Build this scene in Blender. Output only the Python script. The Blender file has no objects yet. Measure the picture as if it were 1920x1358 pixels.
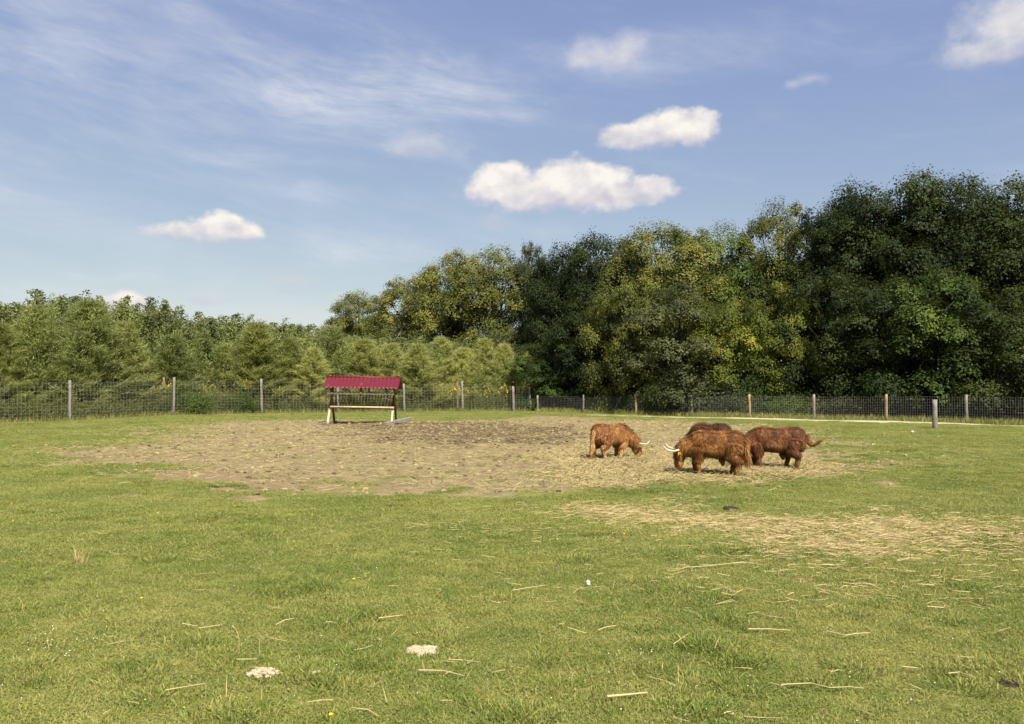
import bpy, math, random
import numpy as np
from mathutils import Vector, Matrix, Euler

rng = np.random.default_rng(7)
random.seed(7)
sc = bpy.context.scene
COL = sc.collection
R = math.radians

# ------------------------------------------------------------------ camera
EYE = 2.2
FPX = 1600.0                      # focal length in pixels of the 1920 px wide photograph
PITCH = math.atan((718 - 679) / FPX)
cam_d = bpy.data.cameras.new("camera")
cam_d.sensor_width = 36.0
cam_d.lens = 36.0 * FPX / 1920.0
cam_d.clip_start = 0.1
cam_d.clip_end = 9000
cam = bpy.data.objects.new("camera", cam_d)
COL.objects.link(cam)
cam.location = (0, 0, EYE)
cam.rotation_euler = (math.pi / 2 + PITCH, 0, 0)
sc.camera = cam

SUN_EL = R(50)
SUN_AZ = R(156)                   # clockwise from +Y (the view direction): behind the camera, to the right
sun_dir = Vector((math.sin(SUN_AZ) * math.cos(SUN_EL), math.cos(SUN_AZ) * math.cos(SUN_EL), math.sin(SUN_EL)))
sun_l = bpy.data.lights.new("sun", 'SUN')
sun_l.energy = 4.5
sun_l.angle = R(0.53)
sun_l.color = (1.0, 0.925, 0.80)
sun = bpy.data.objects.new("sun", sun_l)
COL.objects.link(sun)
sun.location = (20, -30, 40)
sun.rotation_euler = sun_dir.to_track_quat('Z', 'Y').to_euler()

sc.view_settings.view_transform = 'Standard'
sc.view_settings.look = 'None'
sc.view_settings.exposure = 1.15
sc.view_settings.gamma = 1.0
sc.view_settings.use_curve_mapping = False
sc.cycles.use_denoising = True
sc.cycles.max_bounces = 6
sc.cycles.diffuse_bounces = 3
sc.cycles.transparent_max_bounces = 8


def ray(x, y):
    u = (x - 960) / FPX
    v = (679 - y) / FPX
    return np.array([u, math.cos(PITCH) - math.sin(PITCH) * v, math.sin(PITCH) + math.cos(PITCH) * v])


def ground_at(x, y):              # where the sight line of a photo pixel meets the field
    d = ray(x, y)
    t = EYE / -d[2]
    return np.array([d[0] * t, d[1] * t])


def at_depth(x, y, Y):
    d = ray(x, y)
    t = Y / d[1]
    return np.array([d[0] * t, Y, EYE + d[2] * t])


# ------------------------------------------------------------------ node helper
def N(nt, typ, ins=None, **props):
    n = nt.nodes.new(typ)
    for k, v in props.items():
        setattr(n, k, v)
    for k, v in (ins or {}).items():
        s = n.inputs[k]
        if isinstance(v, bpy.types.NodeSocket):
            nt.links.new(v, s)
        else:
            s.default_value = v
    return n


def M_(nt, op, a, b=None, c=None, clamp=False):
    n = nt.nodes.new('ShaderNodeMath')
    n.operation = op
    n.use_clamp = clamp
    for i, v in enumerate((a, b, c)):
        if v is None:
            continue
        if isinstance(v, bpy.types.NodeSocket):
            nt.links.new(v, n.inputs[i])
        else:
            n.inputs[i].default_value = v
    return n.outputs[0]


def V_(nt, op, a, b=None, c=None):
    n = nt.nodes.new('ShaderNodeVectorMath')
    n.operation = op
    for i, v in enumerate((a, b, c)):
        if v is None:
            continue
        if isinstance(v, bpy.types.NodeSocket):
            nt.links.new(v, n.inputs[i])
        else:
            n.inputs[i].default_value = v
    return n.outputs['Value'] if op in ('LENGTH', 'DOT_PRODUCT', 'DISTANCE') else n.outputs['Vector']


def MIX(nt, fac, a, b, blend='MIX'):
    n = nt.nodes.new('ShaderNodeMix')
    n.data_type = 'RGBA'
    n.blend_type = blend
    n.clamp_factor = True
    for s, v in ((n.inputs[0], fac), (n.inputs[6], a), (n.inputs[7], b)):
        if isinstance(v, bpy.types.NodeSocket):
            nt.links.new(v, s)
        elif isinstance(v, (tuple, list)) and len(v) == 3:
            s.default_value = (*v, 1)
        else:
            s.default_value = v
    return n.outputs[2]


def NOISE(nt, vec, scale, detail=4, rough=0.55, dist=0.0):
    n = N(nt, 'ShaderNodeTexNoise', {'Scale': scale, 'Detail': detail, 'Roughness': rough, 'Distortion': dist})
    if vec is not None:
        nt.links.new(vec, n.inputs['Vector'])
    return n.outputs[0]


def STEP(nt, v, lo, hi, a=0.0, b=1.0):
    n = N(nt, 'ShaderNodeMapRange', {'From Min': lo, 'From Max': hi, 'To Min': a, 'To Max': b}, interpolation_type='SMOOTHSTEP')
    nt.links.new(v, n.inputs['Value'])
    return n.outputs[0]


# ------------------------------------------------------------------ sky
world = bpy.data.worlds.new("World")
sc.world = world
world.use_nodes = True
wt = world.node_tree
wt.nodes.clear()
SKY_STRENGTH = 0.06
sky = N(wt, 'ShaderNodeTexSky', sky_type='NISHITA', sun_disc=False, sun_elevation=SUN_EL, sun_rotation=SUN_AZ)
sky.altitude = 100
sky.air_density = 1.0
sky.dust_density = 0.6
sky.ozone_density = 2.2
wdir = N(wt, 'ShaderNodeTexCoord').outputs['Generated']
sx = N(wt, 'ShaderNodeSeparateXYZ', {0: wdir})
az = M_(wt, 'ARCTAN2', sx.outputs[0], sx.outputs[1])
el = M_(wt, 'ARCSINE', sx.outputs[2])
P = N(wt, 'ShaderNodeCombineXYZ', {0: az, 1: el, 2: 0.0}).outputs[0]
# the sky's own colours, with the soft shoulder a camera gives them
_sc = N(wt, 'ShaderNodeSeparateColor', {0: sky.outputs[0]})
_g = 1.0 / SKY_STRENGTH / (2 ** sc.view_settings.exposure)
_ch = [M_(wt, 'MULTIPLY', M_(wt, 'POWER', M_(wt, 'MULTIPLY', _sc.outputs[i], SKY_STRENGTH), g_), k_ * _g) for i, (g_, k_) in enumerate(((0.66, 1.37), (0.65, 1.29), (0.30, 0.915)))]
skycol = N(wt, 'ShaderNodeCombineColor', {0: _ch[0], 1: _ch[1], 2: _ch[2]}).outputs[0]


def azel(x, y):
    d = ray(x, y)
    d = d / np.linalg.norm(d)
    return math.atan2(d[0], d[1]), math.asin(d[2])


CU = 1.0 / SKY_STRENGTH / (2 ** sc.view_settings.exposure)       # raw units of display white
# high thin cirrus: stretched, warped streaks over the whole sky, thicker to the left
w1 = N(wt, 'ShaderNodeTexNoise', {'Vector': V_(wt, 'MULTIPLY', P, (2.0, 5.0, 1)), 'Scale': 1.7, 'Detail': 3.0})
warp = V_(wt, 'MULTIPLY', V_(wt, 'SUBTRACT', w1.outputs['Color'], (0.5, 0.5, 0.5)), (0.13, 0.06, 0))
Pw = V_(wt, 'ADD', P, warp)
rot = N(wt, 'ShaderNodeVectorRotate', {'Vector': Pw, 'Angle': R(9)}, rotation_type='Z_AXIS').outputs[0]
str1 = NOISE(wt, V_(wt, 'MULTIPLY', rot, (2.6, 11.0, 1)), 1.9, 8, 0.60)
str2 = NOISE(wt, V_(wt, 'MULTIPLY', rot, (9.0, 34.0, 1)), 2.2, 6, 0.68)
patch = NOISE(wt, V_(wt, 'MULTIPLY', Pw, (2.6, 6.0, 1)), 1.3, 3, 0.5)
cir = M_(wt, 'ADD', M_(wt, 'MULTIPLY', str1, 0.78), M_(wt, 'MULTIPLY', str2, 0.22))
cir = M_(wt, 'ADD', cir, M_(wt, 'MULTIPLY', M_(wt, 'SUBTRACT', patch, 0.5), 0.55))
side = STEP(wt, az, -0.55, 0.38, 0.03, -0.11)
cir = STEP(wt, M_(wt, 'ADD', cir, side), 0.36, 0.90)
# the two broad veils of the photograph
def blob(cx, cy, hw, hh):
    a0, e0 = azel(cx, cy)
    q = V_(wt, 'MULTIPLY', V_(wt, 'SUBTRACT', Pw, (a0, e0, 0)), (FPX / hw, FPX / hh, 0))
    return STEP(wt, V_(wt, 'LENGTH', q), 0.0, 1.0, 1.0, 0.0)
veil = M_(wt, 'ADD', blob(700, 170, 420, 170), M_(wt, 'ADD', M_(wt, 'MULTIPLY', blob(40, 90, 300, 170), 0.5), M_(wt, 'MULTIPLY', blob(1300, 90, 330, 60), 0.45)))
for _b in ((450, 283, 150, 26), (590, 362, 110, 34), (190, 518, 140, 14), (360, 10, 70, 50), (800, 88, 130, 20), (900, 222, 160, 28), (40, 375, 80, 24), (680, 470, 260, 60), (540, 165, 140, 44)):
    veil = M_(wt, 'ADD', veil, M_(wt, 'MULTIPLY', blob(*_b), 0.5))
veil = M_(wt, 'MULTIPLY', veil, STEP(wt, M_(wt, 'ADD', M_(wt, 'MULTIPLY', str1, 0.6), M_(wt, 'MULTIPLY', str2, 0.4)), 0.26, 0.74))
cirA = M_(wt, 'ADD', M_(wt, 'MULTIPLY', cir, 0.46), M_(wt, 'MULTIPLY', veil, 0.72), clamp=True)
skycol = MIX(wt, M_(wt, 'MULTIPLY', cirA, 0.85), skycol, tuple(c * CU for c in (0.79, 0.81, 0.86)))
# cumulus
pn1 = NOISE(wt, V_(wt, 'MULTIPLY', P, (1.0, 1.25, 1)), 30.0, 8, 0.58)
pn2 = NOISE(wt, V_(wt, 'MULTIPLY', V_(wt, 'ADD', P, (0.0045, 0.009, 0)), (1.0, 1.25, 1)), 30.0, 8, 0.58)
big = NOISE(wt, P, 15.0, 3, 0.5)
sm1 = NOISE(wt, V_(wt, 'MULTIPLY', P, (1.0, 1.3, 1)), 24.0, 4, 0.5)
sm2 = NOISE(wt, V_(wt, 'MULTIPLY', V_(wt, 'ADD', P, (0.005, 0.010, 0)), (1.0, 1.3, 1)), 24.0, 4, 0.5)
emb = M_(wt, 'SUBTRACT', sm1, sm2)
CLOUDS = [   # opacity, softness, lit amount, lobes (px centre x, y, half width, half height)
    (1.0, 0.34, 1.0, [(945, 350, 82, 46), (1062, 345, 84, 56), (1135, 354, 84, 46), (1212, 356, 66, 32), (1010, 374, 130, 36)]),
    (1.0, 0.36, 1.0, [(1190, 260, 72, 32), (1245, 243, 66, 40), (1298, 240, 54, 38)]),
    (1.0, 0.34, 1.0, [(412, 428, 62, 34), (350, 437, 76, 22), (442, 440, 46, 25)]),
    (0.42, 0.55, 0.6, [(790, 277, 92, 36), (745, 282, 50, 24)]),
    (0.62, 0.65, 0.7, [(1140, 105, 92, 48), (1175, 88, 54, 36), (1095, 115, 52, 26)]),
    (0.8, 0.55, 0.75, [(1905, 45, 105, 80), (1840, 98, 70, 36), (1990, 60, 120, 80)]),
    (1.0, 0.36, 1.0, [(238, 574, 48, 28)]),
    (0.60, 0.6, 0.25, [(383, 564, 40, 18)]),
    (0.55, 0.6, 0.25, [(552, 527, 52, 18), (545, 548, 46, 12)]),
    (0.45, 0.7, 0.6, [(1524, 150, 36, 16), (1485, 160, 26, 12)]),
    (0.35, 0.6, 0.5, [(634, 557, 28, 14)]),
    (0.35, 0.7, 0.3, [(925, 415, 52, 26)]),
    (1.0, 0.36, 1.0, [(2300, 260, 160, 60), (2420, 230, 130, 70)]),
    (1.0, 0.36, 1.0, [(-420, 330, 150, 55), (-560, 345, 130, 50)]),
]
for op, soft, lit, lobes in CLOUDS:
    m = None
    ys, yb = [], []
    for (cx, cy, hw, hh) in lobes:
        a0, e0 = azel(cx, cy)
        q = V_(wt, 'MULTIPLY', V_(wt, 'SUBTRACT', P, (a0, e0, 0)), (FPX / hw, FPX / hh, 0))
        l = M_(wt, 'SUBTRACT', 1.0, V_(wt, 'LENGTH', q))
        m = l if m is None else M_(wt, 'SMOOTH_MAX', m, l, 0.25)
        ys.append(azel(cx, cy - hh)[1]); yb.append(azel(cx, cy + hh)[1])
    dens = M_(wt, 'ADD', m, M_(wt, 'MULTIPLY', M_(wt, 'SUBTRACT', M_(wt, 'ADD', M_(wt, 'MULTIPLY', pn1, 0.7), M_(wt, 'MULTIPLY', big, 0.3)), 0.46), 1.6 if op == 1.0 else 1.9))
    al = M_(wt, 'MULTIPLY', STEP(wt, dens, 0.02, 0.02 + soft * (1.25 if op == 1.0 else 1.7)), op)
    eb = min(azel(cx, cy + hh * .62)[1] for (cx, cy, hw, hh) in lobes)
    al = M_(wt, 'MULTIPLY', al, STEP(wt, M_(wt, 'ADD', el, M_(wt, 'MULTIPLY', M_(wt, 'SUBTRACT', pn1, 0.5), 0.03)), eb - 0.006, eb + 0.010))
    g = STEP(wt, el, min(yb), max(ys) * 0.8 + min(yb) * 0.2)
    sh = M_(wt, 'ADD', M_(wt, 'MULTIPLY', g, 0.85), M_(wt, 'MULTIPLY', emb, 2.4))
    sh = M_(wt, 'ADD', sh, M_(wt, 'MULTIPLY', dens, 0.10), clamp=True)
    sh = M_(wt, 'MULTIPLY', sh, lit)
    cc = MIX(wt, sh, tuple(c * CU for c in (0.60, 0.59, 0.68)), tuple(c * CU for c in (0.98, 0.93, 0.86)))
    skycol = MIX(wt, al, skycol, cc)
bg = N(wt, 'ShaderNodeBackground', {'Color': skycol, 'Strength': SKY_STRENGTH})
wo = N(wt, 'ShaderNodeOutputWorld', {'Surface': bg.outputs[0]})


# ------------------------------------------------------------------ numpy value noise
_perm = np.random.default_rng(3).random((256, 256))


def vnoise(x, y):
    xi = np.floor(x).astype(int); yi = np.floor(y).astype(int)
    fx = x - xi; fy = y - yi
    fx = fx * fx * (3 - 2 * fx); fy = fy * fy * (3 - 2 * fy)
    a = _perm[xi & 255, yi & 255]; b = _perm[(xi + 1) & 255, yi & 255]
    c = _perm[xi & 255, (yi + 1) & 255]; d = _perm[(xi + 1) & 255, (yi + 1) & 255]
    return (a * (1 - fx) + b * fx) * (1 - fy) + (c * (1 - fx) + d * fx) * fy


def fbm(x, y, oct=4, gain=0.5):
    s = 0; a = 1; t = 0
    for i in range(oct):
        s = s + a * vnoise(x * 2 ** i + 17.3 * i, y * 2 ** i - 9.1 * i); t += a; a *= gain
    return s / t


def sstep(v, a, b):
    t = np.clip((v - a) / (b - a), 0, 1)
    return t * t * (3 - 2 * t)


# ------------------------------------------------------------------ mesh helpers
class MB:
    def __init__(s):
        s.V = []; s.F = {}; s.T = []; s.n = 0

    def add(s, V, F, tone=0.5):
        V = np.asarray(V, float).reshape(-1, 3)
        F = np.asarray(F, int)
        if F.ndim == 1:
            F = F[None]
        s.F.setdefault(F.shape[1], []).append(F + s.n)
        s.V.append(V)
        t = np.asarray(tone, float)
        s.T.append(np.full(len(V), float(t)) if t.ndim == 0 else t)
        s.n += len(V)

    def more(s, F, base):           # further faces on the last added vertices
        F = np.asarray(F, int)
        if F.ndim == 1:
            F = F[None]
        s.F.setdefault(F.shape[1], []).append(F + base)

    def mesh(s, name, smooth=False):
        me = bpy.data.meshes.new(name)
        V = np.concatenate(s.V)
        me.vertices.add(len(V)); me.vertices.foreach_set('co', V.ravel())
        loops, starts, k = [], [], 0
        for sz, L in s.F.items():
            A = np.concatenate(L)
            loops.append(A.ravel()); starts.append(k + np.arange(len(A)) * sz); k += A.size
        loops = np.concatenate(loops); starts = np.concatenate(starts)
        me.loops.add(len(loops)); me.loops.foreach_set('vertex_index', loops.astype(np.int32))
        me.polygons.add(len(starts)); me.polygons.foreach_set('loop_start', starts.astype(np.int32))
        at = me.attributes.new('tone', 'FLOAT', 'POINT')
        at.data.foreach_set('value', np.concatenate(s.T).astype(np.float32))
        me.update(calc_edges=True)
        me.polygons.foreach_set('use_smooth', np.full(len(starts), smooth))
        return me

    def box(s, c, size, rot=None, tone=0.5):
        v = np.array([[x, y, z] for x in (-.5, .5) for y in (-.5, .5) for z in (-.5, .5)]) * np.asarray(size)
        if rot is not None:
            v = v @ np.array(rot.to_3x3()).T
        s.add(v + np.asarray(c), [[0, 1, 3, 2], [4, 6, 7, 5], [0, 4, 5, 1], [2, 3, 7, 6], [0, 2, 6, 4], [1, 5, 7, 3]], tone)

    def bar(s, a, b, w, h, tone=0.5, up=(0, 0, 1)):
        a = np.asarray(a, float); b = np.asarray(b, float)
        d = b - a; L = np.linalg.norm(d); d = d / L
        u = np.asarray(up, float); sdir = np.cross(d, u)
        if np.linalg.norm(sdir) < 1e-3:
            sdir = np.cross(d, (1, 0, 0))
        sdir /= np.linalg.norm(sdir); u = np.cross(sdir, d)
        v = []
        for t in (a, b):
            for p, q in ((-1, -1), (1, -1), (1, 1), (-1, 1)):
                v.append(t + sdir * p * w / 2 + u * q * h / 2)
        s.add(v, [[0, 1, 2, 3][::-1], [4, 5, 6, 7], [0, 1, 5, 4], [1, 2, 6, 5], [2, 3, 7, 6], [3, 0, 4, 7]], tone)

    def tube(s, path, rad, n=8, tone=0.5, sq=1.0, flat=None):
        path = np.asarray(path, float); k = len(path)
        rad = np.broadcast_to(np.asarray(rad, float), (k,))
        d = np.gradient(path, axis=0); d /= np.linalg.norm(d, axis=1)[:, None] + 1e-9
        ref = np.array([0, 0, 1.0]) if abs(d[:, 2]).mean() < 0.75 else np.array([0, 1.0, 0])
        V = []
        for i in range(k):
            a = np.cross(d[i], ref); a /= np.linalg.norm(a) + 1e-9
            b = np.cross(a, d[i])
            th = np.arange(n) / n * 2 * math.pi
            fl = 1.0 if flat is None else flat
            V.append(path[i] + rad[i] * (np.cos(th)[:, None] * a * fl + np.sin(th)[:, None] * b))
        V = np.concatenate(V)
        i = np.arange(n); F = []
        for r in range(k - 1):
            F.append(np.stack([r * n + i, r * n + (i + 1) % n, (r + 1) * n + (i + 1) % n, (r + 1) * n + i], 1))
        base = s.n
        s.add(V, np.concatenate(F), tone)
        s.more(np.arange(n)[::-1], base); s.more(np.arange(n) + (k - 1) * n, base)


def obj(name, me, mat=None, parent=None, loc=None):
    o = bpy.data.objects.new(name, me)
    COL.objects.link(o)
    if mat is not None and me is not None and len(me.materials) == 0:
        me.materials.append(mat)
    if parent is not None:
        o.parent = parent
    if loc is not None:
        o.location = loc
    return o


def thing(name, label, cat, loc=(0, 0, 0), rz=0.0, group=None):
    o = bpy.data.objects.new(name, None)
    COL.objects.link(o)
    o.empty_display_size = 0.3
    o.location = loc; o.rotation_euler = (0, 0, rz)
    tag(o, label, cat, group)
    return o


def tag(o, label, cat, group=None):
    o['label'] = label; o['category'] = cat
    if group:
        o['group'] = group
    return o


def leaf_cards(c, nrm, size, asp, r, fold=0.0):
    """one diamond per leaf: centres c, normals nrm, lengths size"""
    n = len(c)
    nrm = nrm / (np.linalg.norm(nrm, axis=1)[:, None] + 1e-9)
    t = r.normal(size=(n, 3)); t -= (t * nrm).sum(1)[:, None] * nrm
    t /= np.linalg.norm(t, axis=1)[:, None] + 1e-9
    b = np.cross(nrm, t)
    s = size[:, None]
    V = np.stack([c - t * s * .5, c + b * s * asp * .5 + t * s * .08, c + t * s * .5, c - b * s * asp * .5 + t * s * .08], 1).reshape(-1, 3)
    F = np.arange(n * 4).reshape(n, 4)
    return V, F


def strips(p, d, L, w, r, droop=0.0, face=None):
    """narrow blades from p along d: two-segment tapering ribbons (one quad and one triangle)"""
    n = len(p)
    d = d / (np.linalg.norm(d, axis=1)[:, None] + 1e-9)
    s = np.cross(d, r.normal(size=(n, 3)) if face is None else face + r.normal(size=(n, 3)) * .45); s /= np.linalg.norm(s, axis=1)[:, None] + 1e-9
    L = L[:, None]; w = w[:, None]
    mid = p + d * L * .55; tip = p + d * L + np.array([0, 0, -1.0]) * L * droop
    V = np.stack([p - s * w * .5, p + s * w * .5, mid + s * w * .4, mid - s * w * .4, tip], 1).reshape(-1, 3)
    b = np.arange(n)[:, None] * 5
    return V, b + np.array([[0, 1, 2, 3]]), b + np.array([[3, 2, 4]])


# ------------------------------------------------------------------ materials
def new_mat(name):
    m = bpy.data.materials.new(name)
    m.use_nodes = True
    m.node_tree.nodes.clear()
    return m, m.node_tree


def finish(nt, bsdf, disp=None):
    o = N(nt, 'ShaderNodeOutputMaterial')
    nt.links.new(bsdf, o.inputs[0])


def principled(nt, col, rough=0.8, spec=0.25, bump=None, bstr=0.4, bdist=0.02):
    p = N(nt, 'ShaderNodeBsdfPrincipled', {'Roughness': rough, 'Specular IOR Level': spec})
    if isinstance(col, bpy.types.NodeSocket):
        nt.links.new(col, p.inputs['Base Color'])
    else:
        p.inputs['Base Color'].default_value = (*col, 1)
    if bump is not None:
        b = N(nt, 'ShaderNodeBump', {'Strength': bstr, 'Distance': bdist, 'Height': bump})
        nt.links.new(b.outputs[0], p.inputs['Normal'])
    return p.outputs[0]


def leaf_mat(name, a, b, c, trans=0.3, spec=0.22, rnd=0.35, pscale=0.35):
    """a = dark leaf, b = common leaf, c = the odd yellowed leaf or spray"""
    m, nt = new_mat(name)
    tone = N(nt, 'ShaderNodeAttribute', attribute_name='tone').outputs['Fac']
    pos = N(nt, 'ShaderNodeNewGeometry').outputs['Position']
    oi = N(nt, 'ShaderNodeObjectInfo').outputs['Random']
    ns = NOISE(nt, pos, pscale, 3, 0.6)
    f = M_(nt, 'ADD', M_(nt, 'MULTIPLY', tone, 0.75), M_(nt, 'MULTIPLY', M_(nt, 'SUBTRACT', ns, 0.5), 1.1))
    f = M_(nt, 'ADD', f, M_(nt, 'MULTIPLY', M_(nt, 'SUBTRACT', oi, 0.5), rnd))
    col = MIX(nt, STEP(nt, f, 0.02, 0.60), a, b)
    col = MIX(nt, STEP(nt, f, 0.5, 0.95), col, c)
    p = principled(nt, col, 0.6, spec)
    t = N(nt, 'ShaderNodeBsdfTranslucent', {'Color': MIX(nt, 0.5, col, (0.35, 0.36, 0.05), 'MIX')})
    tt = N(nt, 'ShaderNodeMixShader', {0: trans, 1: p, 2: t.outputs[0]})
    finish(nt, tt.outputs[0])
    return m


def wood_mat(name, a, b, scale=6.0, stretch=(1, 1, 0.12), rough=0.85):
    m, nt = new_mat(name)
    co = N(nt, 'ShaderNodeTexCoord').outputs['Object']
    oi = N(nt, 'ShaderNodeObjectInfo').outputs['Random']
    v = V_(nt, 'ADD', V_(nt, 'MULTIPLY', co, stretch), N(nt, 'ShaderNodeCombineXYZ', {0: M_(nt, 'MULTIPLY', oi, 40.0)}).outputs[0])
    g = NOISE(nt, v, scale * 4, 6, 0.65, 0.6)
    g2 = NOISE(nt, co, scale * .6, 4, 0.6)
    col = MIX(nt, STEP(nt, M_(nt, 'ADD', M_(nt, 'MULTIPLY', g, .6), M_(nt, 'MULTIPLY', g2, .4)), 0.32, 0.68), a, b)
    finish(nt, principled(nt, col, rough, 0.2, g, 0.5, 0.01))
    return m


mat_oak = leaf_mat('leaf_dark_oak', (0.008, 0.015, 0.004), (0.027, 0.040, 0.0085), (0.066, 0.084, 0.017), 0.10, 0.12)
mat_green = leaf_mat('leaf_maple', (0.018, 0.036, 0.008), (0.060, 0.092, 0.018), (0.15, 0.175, 0.028), 0.18, 0.12)
mat_linden = leaf_mat('leaf_linden_turning', (0.040, 0.052, 0.011), (0.132, 0.138, 0.029), (0.225, 0.205, 0.046), 0.18, 0.12)
mat_lime = leaf_mat('leaf_yellow_green', (0.040, 0.058, 0.010), (0.125, 0.145, 0.022), (0.27, 0.25, 0.04), 0.2, 0.12)
mat_grey = leaf_mat('leaf_grey_green', (0.030, 0.042, 0.016), (0.070, 0.080, 0.028), (0.125, 0.125, 0.045), 0.25)
mat_larch = leaf_mat('larch_needles', (0.28, 0.30, 0.11), (0.47, 0.48, 0.185), (0.56, 0.54, 0.22), 0.55, 0.15, 0.5)
mat_larch2 = leaf_mat('larch_needles_green', (0.11, 0.145, 0.06), (0.22, 0.255, 0.105), (0.30, 0.31, 0.13), 0.5, 0.15, 0.4)
mat_sapling = leaf_mat('sapling_leaf', (0.15, 0.19, 0.06), (0.31, 0.35, 0.115), (0.46, 0.47, 0.16), 0.48, 0.2, 0.1)
mat_larch3 = leaf_mat('larch_needles_olive', (0.155, 0.18, 0.065), (0.30, 0.32, 0.115), (0.40, 0.39, 0.145), 0.5, 0.15, 0.4)
mat_birch = leaf_mat('birch_leaf', (0.075, 0.100, 0.032), (0.165, 0.190, 0.060), (0.28, 0.26, 0.070), 0.42, 0.45, 0.35)
mat_bramble = leaf_mat('bramble_leaf', (0.025, 0.05, 0.010), (0.06, 0.10, 0.018), (0.12, 0.14, 0.03), 0.3)
mat_weed = leaf_mat('weed_leaf', (0.055, 0.066, 0.022), (0.135, 0.145, 0.045), (0.21, 0.175, 0.085), 0.4, 0.15, 0.1, 0.5)
mat_bark = wood_mat('bark', (0.018, 0.015, 0.012), (0.055, 0.045, 0.035), 3.0)
mat_larchbark = wood_mat('larch_bark', (0.10, 0.08, 0.055), (0.22, 0.18, 0.12), 3.0)
mat_birchbark = wood_mat('birch_bark', (0.28, 0.24, 0.18), (0.62, 0.57, 0.48), 3.0, (1, 1, 0.6))
mat_greywood = wood_mat('weathered_wood', (0.12, 0.108, 0.095), (0.27, 0.245, 0.21), 5.0)
mat_newwood = wood_mat('fresh_wood', (0.23, 0.155, 0.07), (0.36, 0.25, 0.12), 5.0)
mat_palewood = wood_mat('peeled_wood', (0.34, 0.26, 0.145), (0.52, 0.42, 0.25), 5.0)
mat_brownwood = wood_mat('stained_wood', (0.13, 0.06, 0.025), (0.25, 0.125, 0.05), 5.0)
mat_postwood = wood_mat('brown_post_wood', (0.10, 0.075, 0.052), (0.21, 0.16, 0.115), 5.0)
mat_railwood = wood_mat('grey_brown_wood', (0.07, 0.058, 0.048), (0.16, 0.135, 0.115), 5.0)
mat_darkwood = wood_mat('dark_wood', (0.05, 0.035, 0.028), (0.12, 0.09, 0.07), 5.0)

# yellow flower
m, nt = new_mat('goldenrod_flower')
tone = N(nt, 'ShaderNodeAttribute', attribute_name='tone').outputs['Fac']
finish(nt, principled(nt, MIX(nt, tone, (0.42, 0.30, 0.02), (0.65, 0.48, 0.03)), 0.8, 0.1))
mat_gold = m
m, nt = new_mat('white_petal')
finish(nt, principled(nt, (0.78, 0.77, 0.70), 0.7, 0.2))
mat_petal = m
m, nt = new_mat('galvanised_wire')
finish(nt, principled(nt, (0.25, 0.25, 0.235), 0.6, 0.3))
mat_wire = m


def blade_mat(name, green, yellow, dry, drylim=(0.80, 0.95)):
    m, nt = new_mat(name)
    tone = N(nt, 'ShaderNodeAttribute', attribute_name='tone').outputs['Fac']
    pos = N(nt, 'ShaderNodeNewGeometry').outputs['Position']
    n1 = NOISE(nt, pos, 0.45, 5, 0.6)
    n2 = NOISE(nt, pos, 2.6, 4, 0.6)
    f = M_(nt, 'ADD', M_(nt, 'MULTIPLY', n1, 0.70), M_(nt, 'MULTIPLY', n2, 0.55))
    f = M_(nt, 'ADD', f, M_(nt, 'MULTIPLY', M_(nt, 'SUBTRACT', tone, 0.5), 0.45))
    col = MIX(nt, STEP(nt, f, 0.42, 0.74), green, yellow)
    col = MIX(nt, STEP(nt, tone, *drylim), col, dry)
    p = principled(nt, col, 0.55, 0.2)
    t = N(nt, 'ShaderNodeBsdfTranslucent', {'Color': col})
    finish(nt, N(nt, 'ShaderNodeMixShader', {0: 0.35, 1: p, 2: t.outputs[0]}).outputs[0])
    return m


mat_grass = blade_mat('pasture_grass', (0.140, 0.195, 0.035), (0.335, 0.325, 0.096), (0.50, 0.42, 0.20), (0.84, 0.97))
mat_tall = blade_mat('tall_grass', (0.12, 0.165, 0.03), (0.27, 0.27, 0.07), (0.40, 0.32, 0.14), (0.62, 0.9))

m, nt = new_mat('straw')
tone = N(nt, 'ShaderNodeAttribute', attribute_name='tone').outputs['Fac']
finish(nt, principled(nt, MIX(nt, tone, (0.20, 0.145, 0.062), (0.47, 0.365, 0.175)), 0.6, 0.2))
mat_straw = m
m, nt = new_mat('hay')
tone = N(nt, 'ShaderNodeAttribute', attribute_name='tone').outputs['Fac']
finish(nt, principled(nt, MIX(nt, tone, (0.115, 0.090, 0.044), (0.42, 0.335, 0.155)), 0.75, 0.12))
mat_hay = m

# soil, sand, dung
def lump_mat(name, a, b, sc_=14):
    m, nt = new_mat(name)
    pos = N(nt, 'ShaderNodeNewGeometry').outputs['Position']
    n1 = NOISE(nt, pos, sc_, 6, 0.7)
    finish(nt, principled(nt, MIX(nt, STEP(nt, n1, 0.3, 0.7), a, b), 0.95, 0.1, NOISE(nt, pos, sc_ * 6, 5, 0.7), 0.7, 0.01))
    return m
m, nt = new_mat('soil_clod')
tone = N(nt, 'ShaderNodeAttribute', attribute_name='tone').outputs['Fac']
pos = N(nt, 'ShaderNodeNewGeometry').outputs['Position']
finish(nt, principled(nt, MIX(nt, tone, (0.085, 0.064, 0.038), (0.30, 0.238, 0.13)), 0.95, 0.05, NOISE(nt, pos, 80, 5, 0.7), 0.7, 0.01))
mat_clod = m
mat_sand = lump_mat('pale_sand', (0.33, 0.255, 0.16), (0.56, 0.45, 0.31), 40)
mat_dung = lump_mat('dung', (0.02, 0.016, 0.012), (0.06, 0.048, 0.036), 20)
mat_stone = lump_mat('white_stone', (0.6, 0.58, 0.54), (0.8, 0.79, 0.75), 20)

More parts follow.
